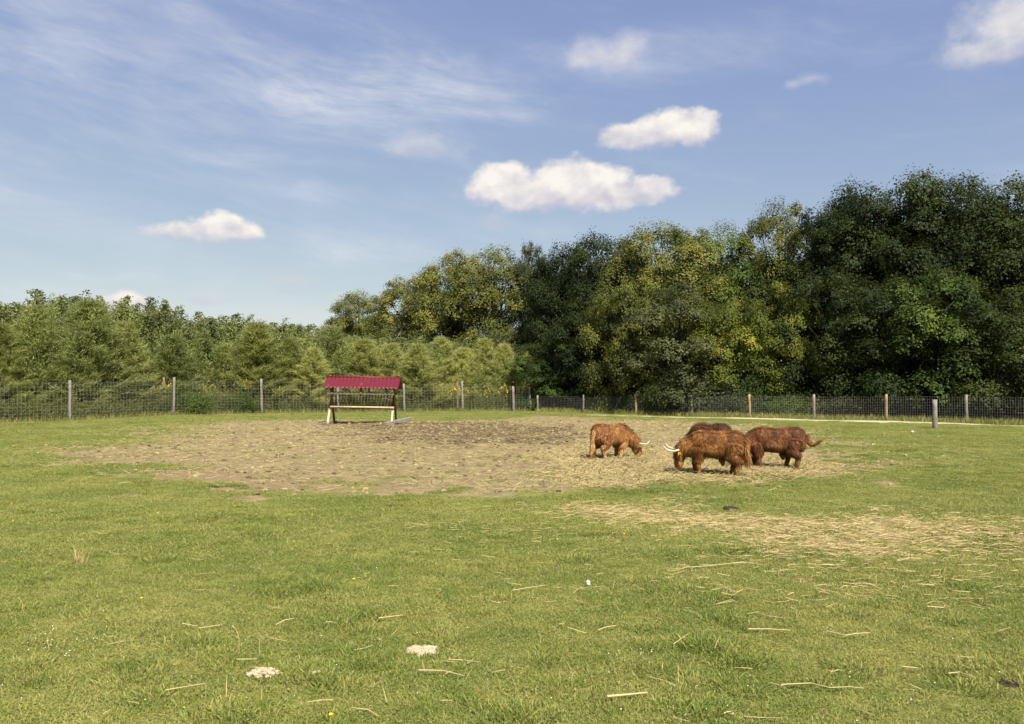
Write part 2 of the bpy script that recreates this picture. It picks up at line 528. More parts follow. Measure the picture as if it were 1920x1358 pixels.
# ------------------------------------------------------------------ the field: zones
def poly_mask(px, soft):
    """signed-distance mask of a polygon given as photo pixels on the ground; >0 inside"""
    pts = np.array([ground_at(x, y) for x, y in px])

    def f(X, Y):
        d = np.full(X.shape, 1e9); ins = np.zeros(X.shape, bool)
        for i in range(len(pts)):
            a = pts[i]; b = pts[(i + 1) % len(pts)]
            e = b - a
            t = np.clip(((X - a[0]) * e[0] + (Y - a[1]) * e[1]) / (e @ e), 0, 1)
            d = np.minimum(d, np.hypot(X - a[0] - t * e[0], Y - a[1] - t * e[1]))
            cond = (a[1] > Y) != (b[1] > Y)
            with np.errstate(divide='ignore', invalid='ignore'):
                xc = a[0] + (Y - a[1]) * e[0] / (e[1] if e[1] != 0 else 1e-9)
            ins ^= cond & (X < xc)
        return np.where(ins, d, -d) / soft
    return f


f_dirt = poly_mask([(105, 843), (185, 862), (235, 905), (330, 915), (460, 912), (620, 920), (800, 924), (1000, 930), (1180, 918), (1330, 908), (1480, 905),
                    (1560, 885), (1640, 850), (1640, 828), (1500, 806), (1370, 795), (1180, 785), (1010, 779), (880, 786), (760, 789), (600, 787), (420, 789), (330, 800), (240, 822)], 1.0)
f_strawp = poly_mask([(1040, 958), (1130, 945), (1300, 942), (1500, 955), (1700, 950), (1990, 985), (2300, 1010), (2300, 1075), (1800, 1060), (1560, 1045), (1400, 1040), (1260, 1015), (1120, 990)], 1.0)
f_dark = poly_mask([(640, 797), (760, 793), (900, 792), (1060, 800), (1090, 818), (1010, 832), (880, 834), (740, 828)], 1.0)
f_hay = poly_mask([(1040, 850), (1100, 842), (1230, 846), (1400, 848), (1500, 862), (1590, 872), (1560, 895), (1450, 908), (1280, 912), (1130, 915), (1020, 900)], 1.0)
f_red = poly_mask([(230, 895), (420, 885), (640, 895), (760, 920), (560, 925), (300, 920)], 1.0)


def zones(X, Y):
    n = fbm(X * .55, Y * .55, 5, .6) - .5
    n2 = fbm(X * 2.1 + 50, Y * 2.1, 4, .6) - .5
    # sight lines are shallow: the noise reaches further in depth than across
    n3 = fbm(X * .22 + 7, Y * .45 + 3, 4, .6) - .5
    dirt = sstep(f_dirt(X, Y) + .5 + n * 5.5 + n2 * 4.5 + n3 * 6.5, -1.8, 3.2)
    for (px, py, r) in ((455, 933, .75), (215, 868, 1.2), (160, 848, 1.2), (230, 930, .5), (1700, 870, .5), (1650, 905, .7)):
        g = ground_at(px, py)
        dirt = np.maximum(dirt, sstep(r - np.hypot(X - g[0], (Y - g[1]) * .8) + n2 * 1.2, -.1, .4) * .8)
    straw = sstep(f_strawp(X, Y) + n * 4.0 + n2 * 3.4, -1.0, 1.7)
    dark = sstep(f_dark(X, Y) + n * 8 + n2 * 5.0, -2.2, 2.2)
    hay = sstep(f_hay(X, Y) + n * 3.0 + n2 * 1.5, -0.6, 1.0)
    red = sstep(f_red(X, Y) + n * 3 + n2 * 1.5, -0.6, 1.0)
    return dirt, straw, dark, hay, red


# fences and path as ground lines (needed for the terrain too)
left_line = [ground_at(*p) for p in ((-150, 800), (131, 788), (327, 779), (491, 775), (634, 773.5), (758, 773), (866, 771), (963, 771.5), (995, 771))]
right_line = [ground_at(*p) for p in ((1008, 772), (1094, 774), (1193, 778), (1297, 780), (1406, 784), (1527, 786), (1662, 789), (1813, 793), (1990, 799), (2200, 807))]
path_line = [ground_at(*p) for p in ((1100, 779.3), (1200, 781), (1400, 785.5), (1600, 790), (1760, 794), (1920, 799.5), (2120, 807), (2400, 819))]


def behind_line(X, Y, pts):
    xs = [p[0] for p in pts]; ys = [p[1] for p in pts]
    return Y - np.interp(X, xs, ys)


LX = left_line + right_line


def gz(X, Y):
    X = np.asarray(X, float); Y = np.asarray(Y, float)
    d, s, k, h, r = zones(X, Y)
    z = (fbm(X * .35, Y * .35, 3) - .5) * .10
    z = z + (fbm(X * 1.7, Y * 1.7, 3) - .5) * (.05 + .05 * d + .10 * k)
    g = ground_at(1240, 880)
    z = z + h * .05
    fade = sstep(np.hypot(X, Y), 60, 85)
    return z * (1 - fade)


def spot(x, y):                   # the same, on the uneven ground
    d = ray(x, y); z = 0.0
    for _ in range(4):
        t = (EYE - z) / -d[2]; z = float(gz(d[0] * t, d[1] * t))
    return np.array([d[0] * t, d[1] * t])


# ------------------------------------------------------------------ ground sheet
core_x = np.arange(-44, 46.01, 0.2); core_y = np.concatenate([np.arange(1.0, 30, .16), np.arange(30, 78.01, .22)])
gx = np.concatenate([[-4000, -1500, -500, -200, -100, -60], core_x, [62, 100, 200, 500, 1500, 4000]])
gy = np.concatenate([[-600, -100, -30, -8], core_y, [84, 95, 120, 180, 400, 1000, 2500, 6000]])
GX, GY = np.meshgrid(gx, gy, indexing='ij')
GZ = gz(GX, GY)
dirt, straw, dark, hay, red = zones(GX, GY)
nx, ny = GX.shape
idx = np.arange(nx * ny).reshape(nx, ny)
F = np.stack([idx[:-1, :-1], idx[1:, :-1], idx[1:, 1:], idx[:-1, 1:]], -1).reshape(-1, 4)
mb = MB(); mb.add(np.stack([GX, GY, GZ], -1).reshape(-1, 3), F)
me = mb.mesh('ground', True)
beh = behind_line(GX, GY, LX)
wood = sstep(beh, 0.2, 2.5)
for nm, arr in (('dirt', dirt), ('strawmask', straw), ('dark', dark), ('hay', hay), ('red', red), ('wood', wood)):
    me.attributes.new(nm, 'FLOAT', 'POINT').data.foreach_set('value', arr.ravel().astype(np.float32))
m, nt = new_mat('field_ground')
A = {k: N(nt, 'ShaderNodeAttribute', attribute_name=k).outputs['Fac'] for k in ('dirt', 'strawmask', 'dark', 'hay', 'red', 'wood')}
pos = N(nt, 'ShaderNodeNewGeometry').outputs['Position']
n03 = NOISE(nt, pos, 0.45, 5, 0.6); n3 = NOISE(nt, pos, 2.6, 5, 0.65); n20 = NOISE(nt, pos, 16, 6, 0.7); n90 = NOISE(nt, pos, 70, 4, 0.7)
stk = NOISE(nt, V_(nt, 'MULTIPLY', pos, (1, 3.0, 1)), 11, 6, 0.7)
gcol = MIX(nt, STEP(nt, M_(nt, 'ADD', M_(nt, 'MULTIPLY', n03, .65), M_(nt, 'MULTIPLY', n3, .45)), 0.38, 0.74), (0.13, 0.165, 0.030), (0.27, 0.255, 0.075))
gcol = MIX(nt, STEP(nt, n20, 0.35, 0.75), MIX(nt, 0.5, gcol, (0.05, 0.06, 0.02)), gcol)
dcol = MIX(nt, STEP(nt, M_(nt, 'ADD', M_(nt, 'MULTIPLY', n20, .5), M_(nt, 'MULTIPLY', n3, .5)), 0.35, 0.66), (0.135, 0.106, 0.054), (0.315, 0.254, 0.128))
dcol = MIX(nt, STEP(nt, M_(nt, 'ADD', A['red'], M_(nt, 'MULTIPLY', M_(nt, 'SUBTRACT', n3, .5), 1.2)), 0.3, 0.9, 0.0, 0.6), dcol, (0.215, 0.158, 0.085))
dcol = MIX(nt, STEP(nt, M_(nt, 'ADD', A['dark'], M_(nt, 'MULTIPLY', M_(nt, 'SUBTRACT', n3, .5), 1.3)), 0.22, 0.8, 0.0, 0.85), dcol, MIX(nt, n20, (0.045, 0.033, 0.022), (0.135, 0.098, 0.060)))
dcol = MIX(nt, STEP(nt, M_(nt, 'ADD', A['hay'], M_(nt, 'MULTIPLY', M_(nt, 'SUBTRACT', stk, .5), 1.2)), 0.3, 0.9, 0.0, 0.85), dcol, MIX(nt, STEP(nt, stk, .35, .65), (0.125, 0.098, 0.046), (0.33, 0.262, 0.122)))
dcol = MIX(nt, STEP(nt, n90, 0.45, 0.75, 0, 0.55), dcol, (0.075, 0.055, 0.030))
f = STEP(nt, M_(nt, 'ADD', A['dirt'], M_(nt, 'MULTIPLY', M_(nt, 'SUBTRACT', n3, .5), 1.1)), 0.25, 0.85)
col = MIX(nt, f, gcol, dcol)
f2 = STEP(nt, M_(nt, 'ADD', A['strawmask'], M_(nt, 'MULTIPLY', M_(nt, 'SUBTRACT', stk, .5), 1.6)), 0.35, 0.95, 0.0, 0.85)
col = MIX(nt, f2, col, MIX(nt, STEP(nt, stk, .35, .65), (0.15, 0.12, 0.05), (0.33, 0.26, 0.12)))
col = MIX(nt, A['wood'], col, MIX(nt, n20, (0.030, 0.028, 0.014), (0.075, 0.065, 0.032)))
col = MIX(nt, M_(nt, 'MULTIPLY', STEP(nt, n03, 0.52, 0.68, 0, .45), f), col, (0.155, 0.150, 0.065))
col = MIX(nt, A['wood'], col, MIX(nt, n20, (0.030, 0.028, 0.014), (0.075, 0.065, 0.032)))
hgt = M_(nt, 'ADD', n20, M_(nt, 'MULTIPLY', n90, 0.5))
finish(nt, principled(nt, col, 0.95, 0.08, hgt, 0.6, 0.05))
mat_ground = m
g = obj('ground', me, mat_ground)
g['kind'] = 'structure'; g['label'] = 'grazed pasture with a worn brown patch of bare soil'


# pale track along the wooded side
def polyline(pts, step):
    pts = np.asarray(pts); out = []
    for a, b in zip(pts[:-1], pts[1:]):
        n = max(1, int(np.linalg.norm(b - a) / step))
        out += [a + (b - a) * i / n for i in range(n)]
    return np.array(out + [pts[-1]])


pl = polyline(path_line, 0.4)
mb = MB()
d = np.gradient(pl, axis=0); d /= np.linalg.norm(d, axis=1)[:, None]; nn = np.stack([-d[:, 1], d[:, 0]], 1)
taper = sstep(np.arange(len(pl)), 0, 40) * .75 + .25
wl = (1.0 + .35 * (fbm(np.arange(len(pl)) * .35, np.zeros(len(pl)), 3) - .5) * 2) * taper
wr = (1.0 + .35 * (fbm(np.arange(len(pl)) * .35, np.ones(len(pl)) * 9, 3) - .5) * 2) * taper
rows = []
for t in np.linspace(-1, 1, 7):
    q = pl + nn * (np.where(t < 0, wl, wr) * t)[:, None]
    rows.append(np.column_stack([q, gz(q[:, 0], q[:, 1]) + .022 - .012 * abs(t)]))
Vp = np.stack(rows, 1); k = len(pl)
ii = np.arange(k * 7).reshape(k, 7)
mb.add(Vp.reshape(-1, 3), np.stack([ii[:-1, :-1], ii[:-1, 1:], ii[1:, 1:], ii[1:, :-1]], -1).reshape(-1, 4)[:, ::-1])
m, nt = new_mat('sandy_track')
pos = N(nt, 'ShaderNodeNewGeometry').outputs['Position']
a = NOISE(nt, pos, 1.3, 5, .7); b = NOISE(nt, pos, 14, 5, .7)
c = MIX(nt, b, (0.34, 0.29, 0.18), (0.50, 0.44, 0.30))
c = MIX(nt, STEP(nt, a, 0.58, 0.68, 0, .8), c, (0.17, 0.17, 0.06))
finish(nt, principled(nt, c, .95, .1, b, .5, .02))
pth = obj('path', mb.mesh('path', True), m)
pth['kind'] = 'structure'; pth['label'] = 'pale sandy track running along the wooded fence'


# ------------------------------------------------------------------ instanced grass (one countless mass)
def scatter(name, pts, rotv, scl, var, sources):
    me = bpy.data.meshes.new(name)
    me.vertices.add(len(pts)); me.vertices.foreach_set('co', np.asarray(pts, np.float32).ravel())
    me.attributes.new('rotv', 'FLOAT_VECTOR', 'POINT').data.foreach_set('vector', np.asarray(rotv, np.float32).ravel())
    me.attributes.new('sclv', 'FLOAT_VECTOR', 'POINT').data.foreach_set('vector', np.asarray(scl, np.float32).ravel())
    me.attributes.new('var', 'INT', 'POINT').data.foreach_set('value', np.asarray(var, np.int32))
    o = obj(name, me)
    ng = bpy.data.node_groups.new(name, 'GeometryNodeTree')
    ng.interface.new_socket('Geometry', in_out='INPUT', socket_type='NodeSocketGeometry')
    ng.interface.new_socket('Geometry', in_out='OUTPUT', socket_type='NodeSocketGeometry')
    gi = ng.nodes.new('NodeGroupInput'); go = ng.nodes.new('NodeGroupOutput')
    g2i = ng.nodes.new('GeometryNodeGeometryToInstance')
    for s in reversed(sources):
        oi = ng.nodes.new('GeometryNodeObjectInfo'); oi.inputs['Object'].default_value = s
        ng.links.new(oi.outputs['Geometry'], g2i.inputs[0])
    iop = ng.nodes.new('GeometryNodeInstanceOnPoints')
    ng.links.new(gi.outputs[0], iop.inputs['Points'])
    ng.links.new(g2i.outputs[0], iop.inputs['Instance'])
    iop.inputs['Pick Instance'].default_value = True

    def att(nm, dt):
        a = ng.nodes.new('GeometryNodeInputNamedAttribute'); a.data_type = dt; a.inputs[0].default_value = nm
        return next(x for x in a.outputs if x.enabled and x.name == 'Attribute')
    e2r = ng.nodes.new('FunctionNodeEulerToRotation')
    ng.links.new(att('rotv', 'FLOAT_VECTOR'), e2r.inputs[0])
    ng.links.new(e2r.outputs[0], iop.inputs['Rotation'])
    ng.links.new(att('sclv', 'FLOAT_VECTOR'), iop.inputs['Scale'])
    ng.links.new(att('var', 'INT'), iop.inputs['Instance Index'])
    ng.links.new(iop.outputs[0], go.inputs[0])
    md = o.modifiers.new('scatter', 'NODES'); md.node_group = ng
    return o


def grass_patch(seed, nb, rad, hmin, hmax, w):
    r = np.random.default_rng(seed)
    a = r.random(nb) * 6.283; q = np.sqrt(r.random(nb)) * rad
    p = np.column_stack([q * np.cos(a), q * np.sin(a), np.full(nb, -.01)])
    dd = np.column_stack([r.normal(size=nb) * .62, r.normal(size=nb) * .62, np.ones(nb) * .85])
    V, f4, f3 = strips(p, dd, r.uniform(hmin, hmax, nb), r.uniform(.7, 1.3, nb) * w, r, .12)
    mb = MB(); mb.add(V, f4, np.repeat(r.random(nb), 5)); mb.more(f3, 0)
    # a few broad clover-like leaves low in the sward
    nl = nb // 9
    c = np.column_stack([r.uniform(-rad, rad, (nl, 2)) * .8, r.uniform(.008, .03, nl)])
    nr = np.column_stack([r.normal(size=(nl, 2)) * .5, np.ones(nl)])
    LV, LF = leaf_cards(c, nr, r.uniform(.010, .019, nl), .9, r)
    mb.add(LV, LF, np.repeat(r.random(nl) * .5, 4))
    me = mb.mesh('grass_patch'); me.materials.append(mat_grass)
    return bpy.data.objects.new('grass_patch', me)      # a source for the scatter only, not placed itself


srcs = [grass_patch(100 + i, 440, .17, .020, .060, .0042) for i in range(7)]
pts, scl = [], []
for (y0, y1, dens, s) in ((3.6, 11, 40, 1.0), (11, 20, 22, 1.35), (20, 34, 10, 1.9), (34, 50, 5, 2.6), (50, 68, 3, 3.2)):
    halfw = .72 * y1 + 3
    st_p = 1 / math.sqrt(dens)
    X, Y = np.meshgrid(np.arange(-halfw, halfw, st_p), np.arange(y0, y1, st_p)); X = X.ravel(); Y = Y.ravel()
    X = X + rng.uniform(-.5, .5, len(X)) * st_p; Y = Y + rng.uniform(-.5, .5, len(Y)) * st_p
    keep = np.abs(X) < .70 * Y + 2
    X, Y = X[keep], Y[keep]
    dr, st, dk, hy, rd = zones(X, Y)
    n2 = fbm(X * 1.3 + 9, Y * 1.3, 4, .6)
    lush = sstep(n2, .5, .72)
    prob = (1 - sstep(dr + (n2 - .5) * 1.1, .25, .95)) * (1 - .72 * sstep(st, .2, .8))
    prob *= np.where(behind_line(X, Y, LX) > 1.0, 0.0, 1.0)
    dpath = np.abs(behind_line(X, Y, path_line)); prob *= np.where((X > path_line[0][0]) & (dpath < 1.0), .12, 1)
    k = rng.random(len(X)) < prob
    X, Y, lush = X[k], Y[k], lush[k]
    hz = (.62 + .55 * lush + .22 * rng.random(len(X))) * (0.85 + .12 * s)
    pts.append(np.column_stack([X, Y, gz(X, Y)]))
    sx_ = s * rng.uniform(.85, 1.2, len(X))
    scl.append(np.column_stack([sx_, sx_, hz]))
pts = np.concatenate(pts); scl = np.concatenate(scl)
n = len(pts)
go = scatter('grass', pts, np.column_stack([np.zeros(n), np.zeros(n), rng.random(n) * 6.28]), scl, rng.integers(0, len(srcs), n), srcs)
go['kind'] = 'stuff'; go['label'] = 'short grazed grass covering the field'

# darker green tufts the animals leave
tuft = []
for i in range(4):
    r = np.random.default_rng(40 + i)
    nb = 240
    a = r.random(nb) * 6.283; q = r.random(nb) ** .7 * .2
    p = np.column_stack([q * np.cos(a), q * np.sin(a), np.full(nb, -.01)])
    dd = np.column_stack([np.cos(a) * q * 2.2 + r.normal(size=nb) * .3, np.sin(a) * q * 2.2 + r.normal(size=nb) * .3, np.ones(nb)])
    V, f4, f3 = strips(p, dd, r.uniform(.06, .13, nb), r.uniform(.005, .009, nb), r, .25)
    mb = MB(); mb.add(V, f4, np.repeat(r.random(nb) * .72, 5)); mb.more(f3, 0)
    me = mb.mesh('grass_tuft'); me.materials.append(mat_grass)
    tuft.append(bpy.data.objects.new('grass_tuft', me))
tp = []
for (px, py, w_, h_, k) in ((180, 965, 130, 12, 60), (370, 970, 140, 14, 60), (490, 995, 30, 10, 14), (760, 945, 50, 10, 26), (560, 1270, 60, 14, 8), (1330, 1222, 60, 22, 10), (1130, 998, 50, 10, 26),
                           (1760, 890, 130, 20, 60), (1850, 900, 120, 25, 50), (1360, 1040, 40, 8, 12), (620, 1105, 60, 16, 14), (540, 1110, 40, 12, 8), (300, 1050, 40, 6, 8), (70, 1080, 30, 10, 5),
                           (1840, 1020, 100, 25, 26), (1180, 920, 80, 8, 24), (1450, 915, 60, 6, 20), (1600, 860, 90, 12, 30), (1740, 845, 150, 15, 50), (150, 820, 150, 14, 50), (150, 900, 120, 16, 50), (60, 870, 70, 12, 30), (420, 910, 60, 6, 14), (650, 1235, 90, 22, 7)):
    for _ in range(k):
        tp.append(ground_at(px + random.gauss(0, w_ * .5), max(790, py + random.gauss(0, h_ * .5))))
ex = np.array([ground_at(random.uniform(-40, 1960), 1000 + 358 * random.random() ** 1.5) for _ in range(170)])
tp = np.concatenate([np.array(tp), ex]); n = len(tp)
s_ = rng.uniform(.5, 1.15, n)
to = scatter('grass_tufts', np.column_stack([tp, gz(tp[:, 0], tp[:, 1])]), np.column_stack([np.zeros(n), np.zeros(n), rng.random(n) * 6.28]),
             np.column_stack([s_ * 1.1, s_ * 1.1, s_ * .75]), rng.integers(0, 4, n), tuft)
to['kind'] = 'stuff'; to['label'] = 'taller dark green tufts left standing in the pasture'


# ------------------------------------------------------------------ straw and hay litter, clods, flowers
def litter(name, P2, L, w, mat, tone, lift=.02, tilt=.12, seed=1):
    r = np.random.default_rng(seed)
    n = len(P2); a = r.random(n) * math.pi
    dd = np.column_stack([np.cos(a), np.sin(a), r.normal(size=n) * tilt])
    p0 = np.column_stack([P2, gz(P2[:, 0], P2[:, 1]) + lift * r.random(n) + .006])
    bend = r.normal(size=(n, 1)) * .18 * np.column_stack([-np.sin(a), np.cos(a), r.normal(size=n) * .3])
    a0 = p0 - dd * L[:, None] * .5; m0 = p0 + bend * L[:, None]; a1 = p0 + dd * L[:, None] * .5
    z0 = gz(P2[:, 0], P2[:, 1])
    for q in (a0, a1, m0):
        q[:, 2] = np.maximum(q[:, 2], z0 + .006)
    s = np.column_stack([-np.sin(a), np.cos(a), np.zeros(n)]) * w[:, None] * .5
    up = np.column_stack([np.zeros(n), np.zeros(n), w * .55])
    V = np.stack([a0 - s, a0 + s, a0 + up, m0 - s, m0 + s, m0 + up, a1 - s * .5, a1 + s * .5, a1 + up * .5], 1).reshape(-1, 3)
    b = np.arange(n)[:, None] * 9
    mb = MB()
    mb.add(V, np.concatenate([b + np.array([[0, 2, 5, 3]]), b + np.array([[2, 1, 4, 5]]), b + np.array([[3, 5, 8, 6]]), b + np.array([[5, 4, 7, 8]])]), np.repeat(tone, 9))
    o = obj(name, mb.mesh(name), mat)
    o['kind'] = 'stuff'
    return o


def sample_zone(k, n, x0, x1, y0, y1, powr=1.0):
    out = []
    tot = 0
    while tot < n:
        X = rng.uniform(x0, x1, n * 3); Y = rng.uniform(y0, y1, n * 3)
        z = zones(X, Y)[k] ** powr
        keep = rng.random(len(X)) < z
        out.append(np.column_stack([X[keep], Y[keep]])); tot += keep.sum()
        if tot == 0:
            break
    return np.concatenate(out)[:n]


S1 = sample_zone(1, 5200, 0, 16, 9, 18, 1.3)
S2 = np.array([ground_at(random.gauss(1620, 280), random.gauss(1075, 45)) for _ in range(480)])
S3 = np.array([ground_at(random.uniform(700, 1960), 940 + 418 * random.random() ** 1.3) for _ in range(80)])
S4 = np.array([ground_at(random.gauss(930, 110), random.gauss(990, 14)) for _ in range(90)])
S5 = np.array([ground_at(random.uniform(-20, 1000), 960 + 398 * random.random()) for _ in range(40)])
SS = np.concatenate([S1, S2, S3, S4, S5]); n = len(SS)
L = rng.uniform(.08, .26, n) * np.where(np.arange(n) < 5200, .8, 1)
so = litter('straw', SS, L, rng.uniform(.0045, .009, n), mat_straw, rng.random(n), .06, .08, 5)
so['label'] = 'pale straw strewn over the grass at the right'
H1 = sample_zone(3, 17000, 0, 12, 17, 31)
H2 = sample_zone(0, 9000, -24, 22, 17, 50)
HH = np.concatenate([H1, H2]); n = len(HH)
ho = litter('hay', HH, rng.uniform(.14, .42, n), rng.uniform(.006, .013, n), mat_hay, rng.random(n), .06, .3, 6)
ho['label'] = 'trampled hay spread around the cattle and over the bare soil'

# thin dry stems standing in the sward
ds = np.array([ground_at(random.uniform(-20, 1960), 960 + 398 * random.random() ** 1.2) for _ in range(330)]); n = len(ds)
V, f4, f3 = strips(np.column_stack([ds, gz(ds[:, 0], ds[:, 1])]), np.column_stack([rng.normal(size=(n, 2)) * .45, np.ones(n)]), rng.uniform(.07, .20, n), rng.uniform(.003, .006, n), rng, .1)
mb = MB(); mb.add(V, f4, np.repeat(rng.random(n), 5)); mb.more(f3, 0)
do_ = obj('dry_stems', mb.mesh('dry_stems'), mat_straw); do_['kind'] = 'stuff'; do_['label'] = 'thin dry grass stems sticking up from the pasture'

# soil clods
ico = np.array([[0, 0, 1], [.89, 0, .45], [.28, .85, .45], [-.72, .53, .45], [-.72, -.53, .45], [.28, -.85, .45], [.72, .53, -.45], [-.28, .85, -.45], [-.89, 0, -.45], [-.28, -.85, -.45], [.72, -.53, -.45], [0, 0, -1]])
icf = np.array([[0, 1, 2], [0, 2, 3], [0, 3, 4], [0, 4, 5], [0, 5, 1], [1, 6, 2], [2, 7, 3], [3, 8, 4], [4, 9, 5], [5, 10, 1], [6, 7, 2], [7, 8, 3], [8, 9, 4], [9, 10, 5], [10, 6, 1], [11, 7, 6], [11, 8, 7], [11, 9, 8], [11, 10, 9], [11, 6, 10]])
C1 = sample_zone(2, 5000, -10, 6, 28, 52); C2 = sample_zone(0, 9000, -22, 16, 17, 50)
CC = np.concatenate([C1, C2])
mb = MB()
for ci, ((x, y), z) in enumerate(zip(CC, gz(CC[:, 0], CC[:, 1]))):
    s = (.012 + .055 * rng.random() ** 4)
    v = ico * (1 + rng.normal(size=(12, 1)) * .22) * s * np.array([1.2, 1.0, .8])
    mb.add(v + np.array([x, y, z + s * .15]), icf, np.clip(rng.normal() * .3 + (.15 if ci < len(C1) else .55), 0, 1))
co_ = obj('soil_clods', mb.mesh('soil_clods'), mat_clod); co_['kind'] = 'stuff'; co_['label'] = 'dark clods of trodden soil around the hay rack'

# clover flowers and daisies
fp = [ground_at(random.gauss(110, 40), random.gauss(1208, 14)) for _ in range(34)] + [ground_at(random.gauss(1195, 18), random.gauss(1233, 6)) for _ in range(9)]
fp += [ground_at(random.uniform(0, 1920), 950 + 400 * random.random()) for _ in range(110)]
fp += [ground_at(random.gauss(500, 330), random.gauss(985, 30)) for _ in range(70)]
fp = np.array(fp); mb = MB(); mb2 = MB()
for (x, y), z in zip(fp, gz(fp[:, 0], fp[:, 1])):
    h = rng.uniform(.03, .055); s = rng.uniform(.003, .0055)
    v = ico * s * np.array([1, 1, .75]); mb.add(v + np.array([x, y, z + h]), icf)
    mb2.bar((x, y, z), (x + .004, y, z + h), .003, .003, .2)
f_ = obj('clover_flowers', mb.mesh('clover_flowers'), mat_petal); f_['kind'] = 'stuff'; f_['label'] = 'small white clover flowers and daisies dotted in the grass'
obj('stems', mb2.mesh('stems'), mat_grass, f_)['kind'] = 'stuff'
yp = [(585, 972), (440, 955), (663, 1098), (265, 1134), (22, 952), (1295 / 2 + 960, 860 + 136), (1045, 1015), (24, 983), (1170, 1010), (296, 970), (620, 1355)]
mb = MB()
for px, py in yp:
    x, y = ground_at(px, py); z = float(gz(x, y)); s = .016
    mb.add(ico * s * np.array([1, 1, .6]) + np.array([x, y, z + .06]), icf, .8)
    mb.bar((x, y, z), (x, y, z + .055), .003, .003)
y_ = obj('yellow_flowers', mb.mesh('yellow_flowers'), mat_gold); y_['kind'] = 'stuff'; y_['label'] = 'a few small yellow flowers in the short grass'


# ------------------------------------------------------------------ trees: prototypes
def limb(a, b, sag, n=6):
    a = np.asarray(a, float); b = np.asarray(b, float)
    t = np.linspace(0, 1, n)[:, None]
    p = a + (b - a) * t
    p[:, 2] += np.sin(t[:, 0] * math.pi) * sag
    p[1:-1] += rng.normal(size=(n - 2, 3)) * np.linalg.norm(b - a) * .025
    return p


def big_tree(seed, H, W, base, nl, ns, nleaf, leaf, open_=0.0, top=1.0):
    r = np.random.default_rng(seed)
    tr = MB()
    trunk = np.array([[0, 0, -.2], [.05, .02, H * .2], [-.1, .1, H * .45], [.1, 0, H * .7], [0, 0, H * .9]])
    R0 = .022 * H
    tr.tube(trunk, [R0 * 1.1, R0 * .85, R0 * .6, R0 * .35, R0 * .1], 9)
    C, Nn, S, T = [], [], [], []
    cents = []
    for i in range(nl):
        best = None
        for _ in range(9):
            t = r.random() ** .9
            zz = base + (H - base) * t
            env = W * (math.sin(math.pi * min(1, .18 + .78 * t)) ** .6) * (1.0 if t < .8 else 1.0 - (t - .8) * 1.6 * top)
            ang = r.random() * 6.283
            R_ = W * r.uniform(.25, .42) * (1 - .1 * t)
            rr = max(0, env - R_ * .45) * (1 if r.random() < .8 else r.random())
            c = np.array([rr * math.cos(ang), rr * math.sin(ang), min(zz, H - R_ * .72)])
            dm = min([np.linalg.norm((c - q)) - .55 * (R_ + rq) for q, rq in cents], default=9)
            if best is None or dm > best[0]:
                best = (dm, c, R_, ang, t)
        _, c, R_, ang, t = best
        cents.append((c, R_))
        hb = c[2] * r.uniform(.45, .7)
        k = np.interp(hb, trunk[:, 2], np.arange(len(trunk)))
        st = np.array([np.interp(hb, trunk[:, 2], trunk[:, 0]), np.interp(hb, trunk[:, 2], trunk[:, 1]), hb])
        lp = limb(st, c, .5)
        tr.tube(lp, np.linspace(R0 * .26, R0 * .06, len(lp)), 5)
        lt = r.random()
        m = int(ns * (R_ / (W * .34)) ** 2)
        for j in range(m):
            d = r.normal(size=3); d /= np.linalg.norm(d)
            out = np.array([math.cos(ang), math.sin(ang), .55])
            if d @ out < -.05 and r.random() < .85:
                d = -d
            if d[2] < -.5:
                d[2] *= -.5
            sp = c + d * R_ * r.uniform(.72, 1.12) * np.array([1, 1, .82])
            if r.random() < open_:
                continue
            if r.random() < .16:
                tw = limb(c, sp, .1, 4); tr.tube(tw, np.linspace(R0 * .07, R0 * .02, 4), 4)
            q = r.normal(size=(nleaf, 3)) * np.array([.33, .33, .27]) * R_ * .52
            q[:, 2] -= (q[:, 0] ** 2 + q[:, 1] ** 2) * .22
            C.append(sp + q)
            Nn.append(d * .9 + np.array([0, 0, .5]) + r.normal(size=(nleaf, 3)) * .32)
            S.append(r.uniform(.65, 1.3, nleaf) * leaf)
            T.append(np.clip(.55 * lt + .30 * r.random() + .3 * r.random(nleaf) - .05, 0, 1))
    C = np.concatenate(C)
    V, Fq = leaf_cards(C, np.concatenate(Nn), np.concatenate(S), .72, r)
    low = V[:, 2] < .15
    V[low, 2] = .15 + r.random(low.sum()) * .3
    cr = MB(); cr.add(V, Fq, np.repeat(np.concatenate(T), 4))
    return tr.mesh('trunk', True), cr.mesh('crown')


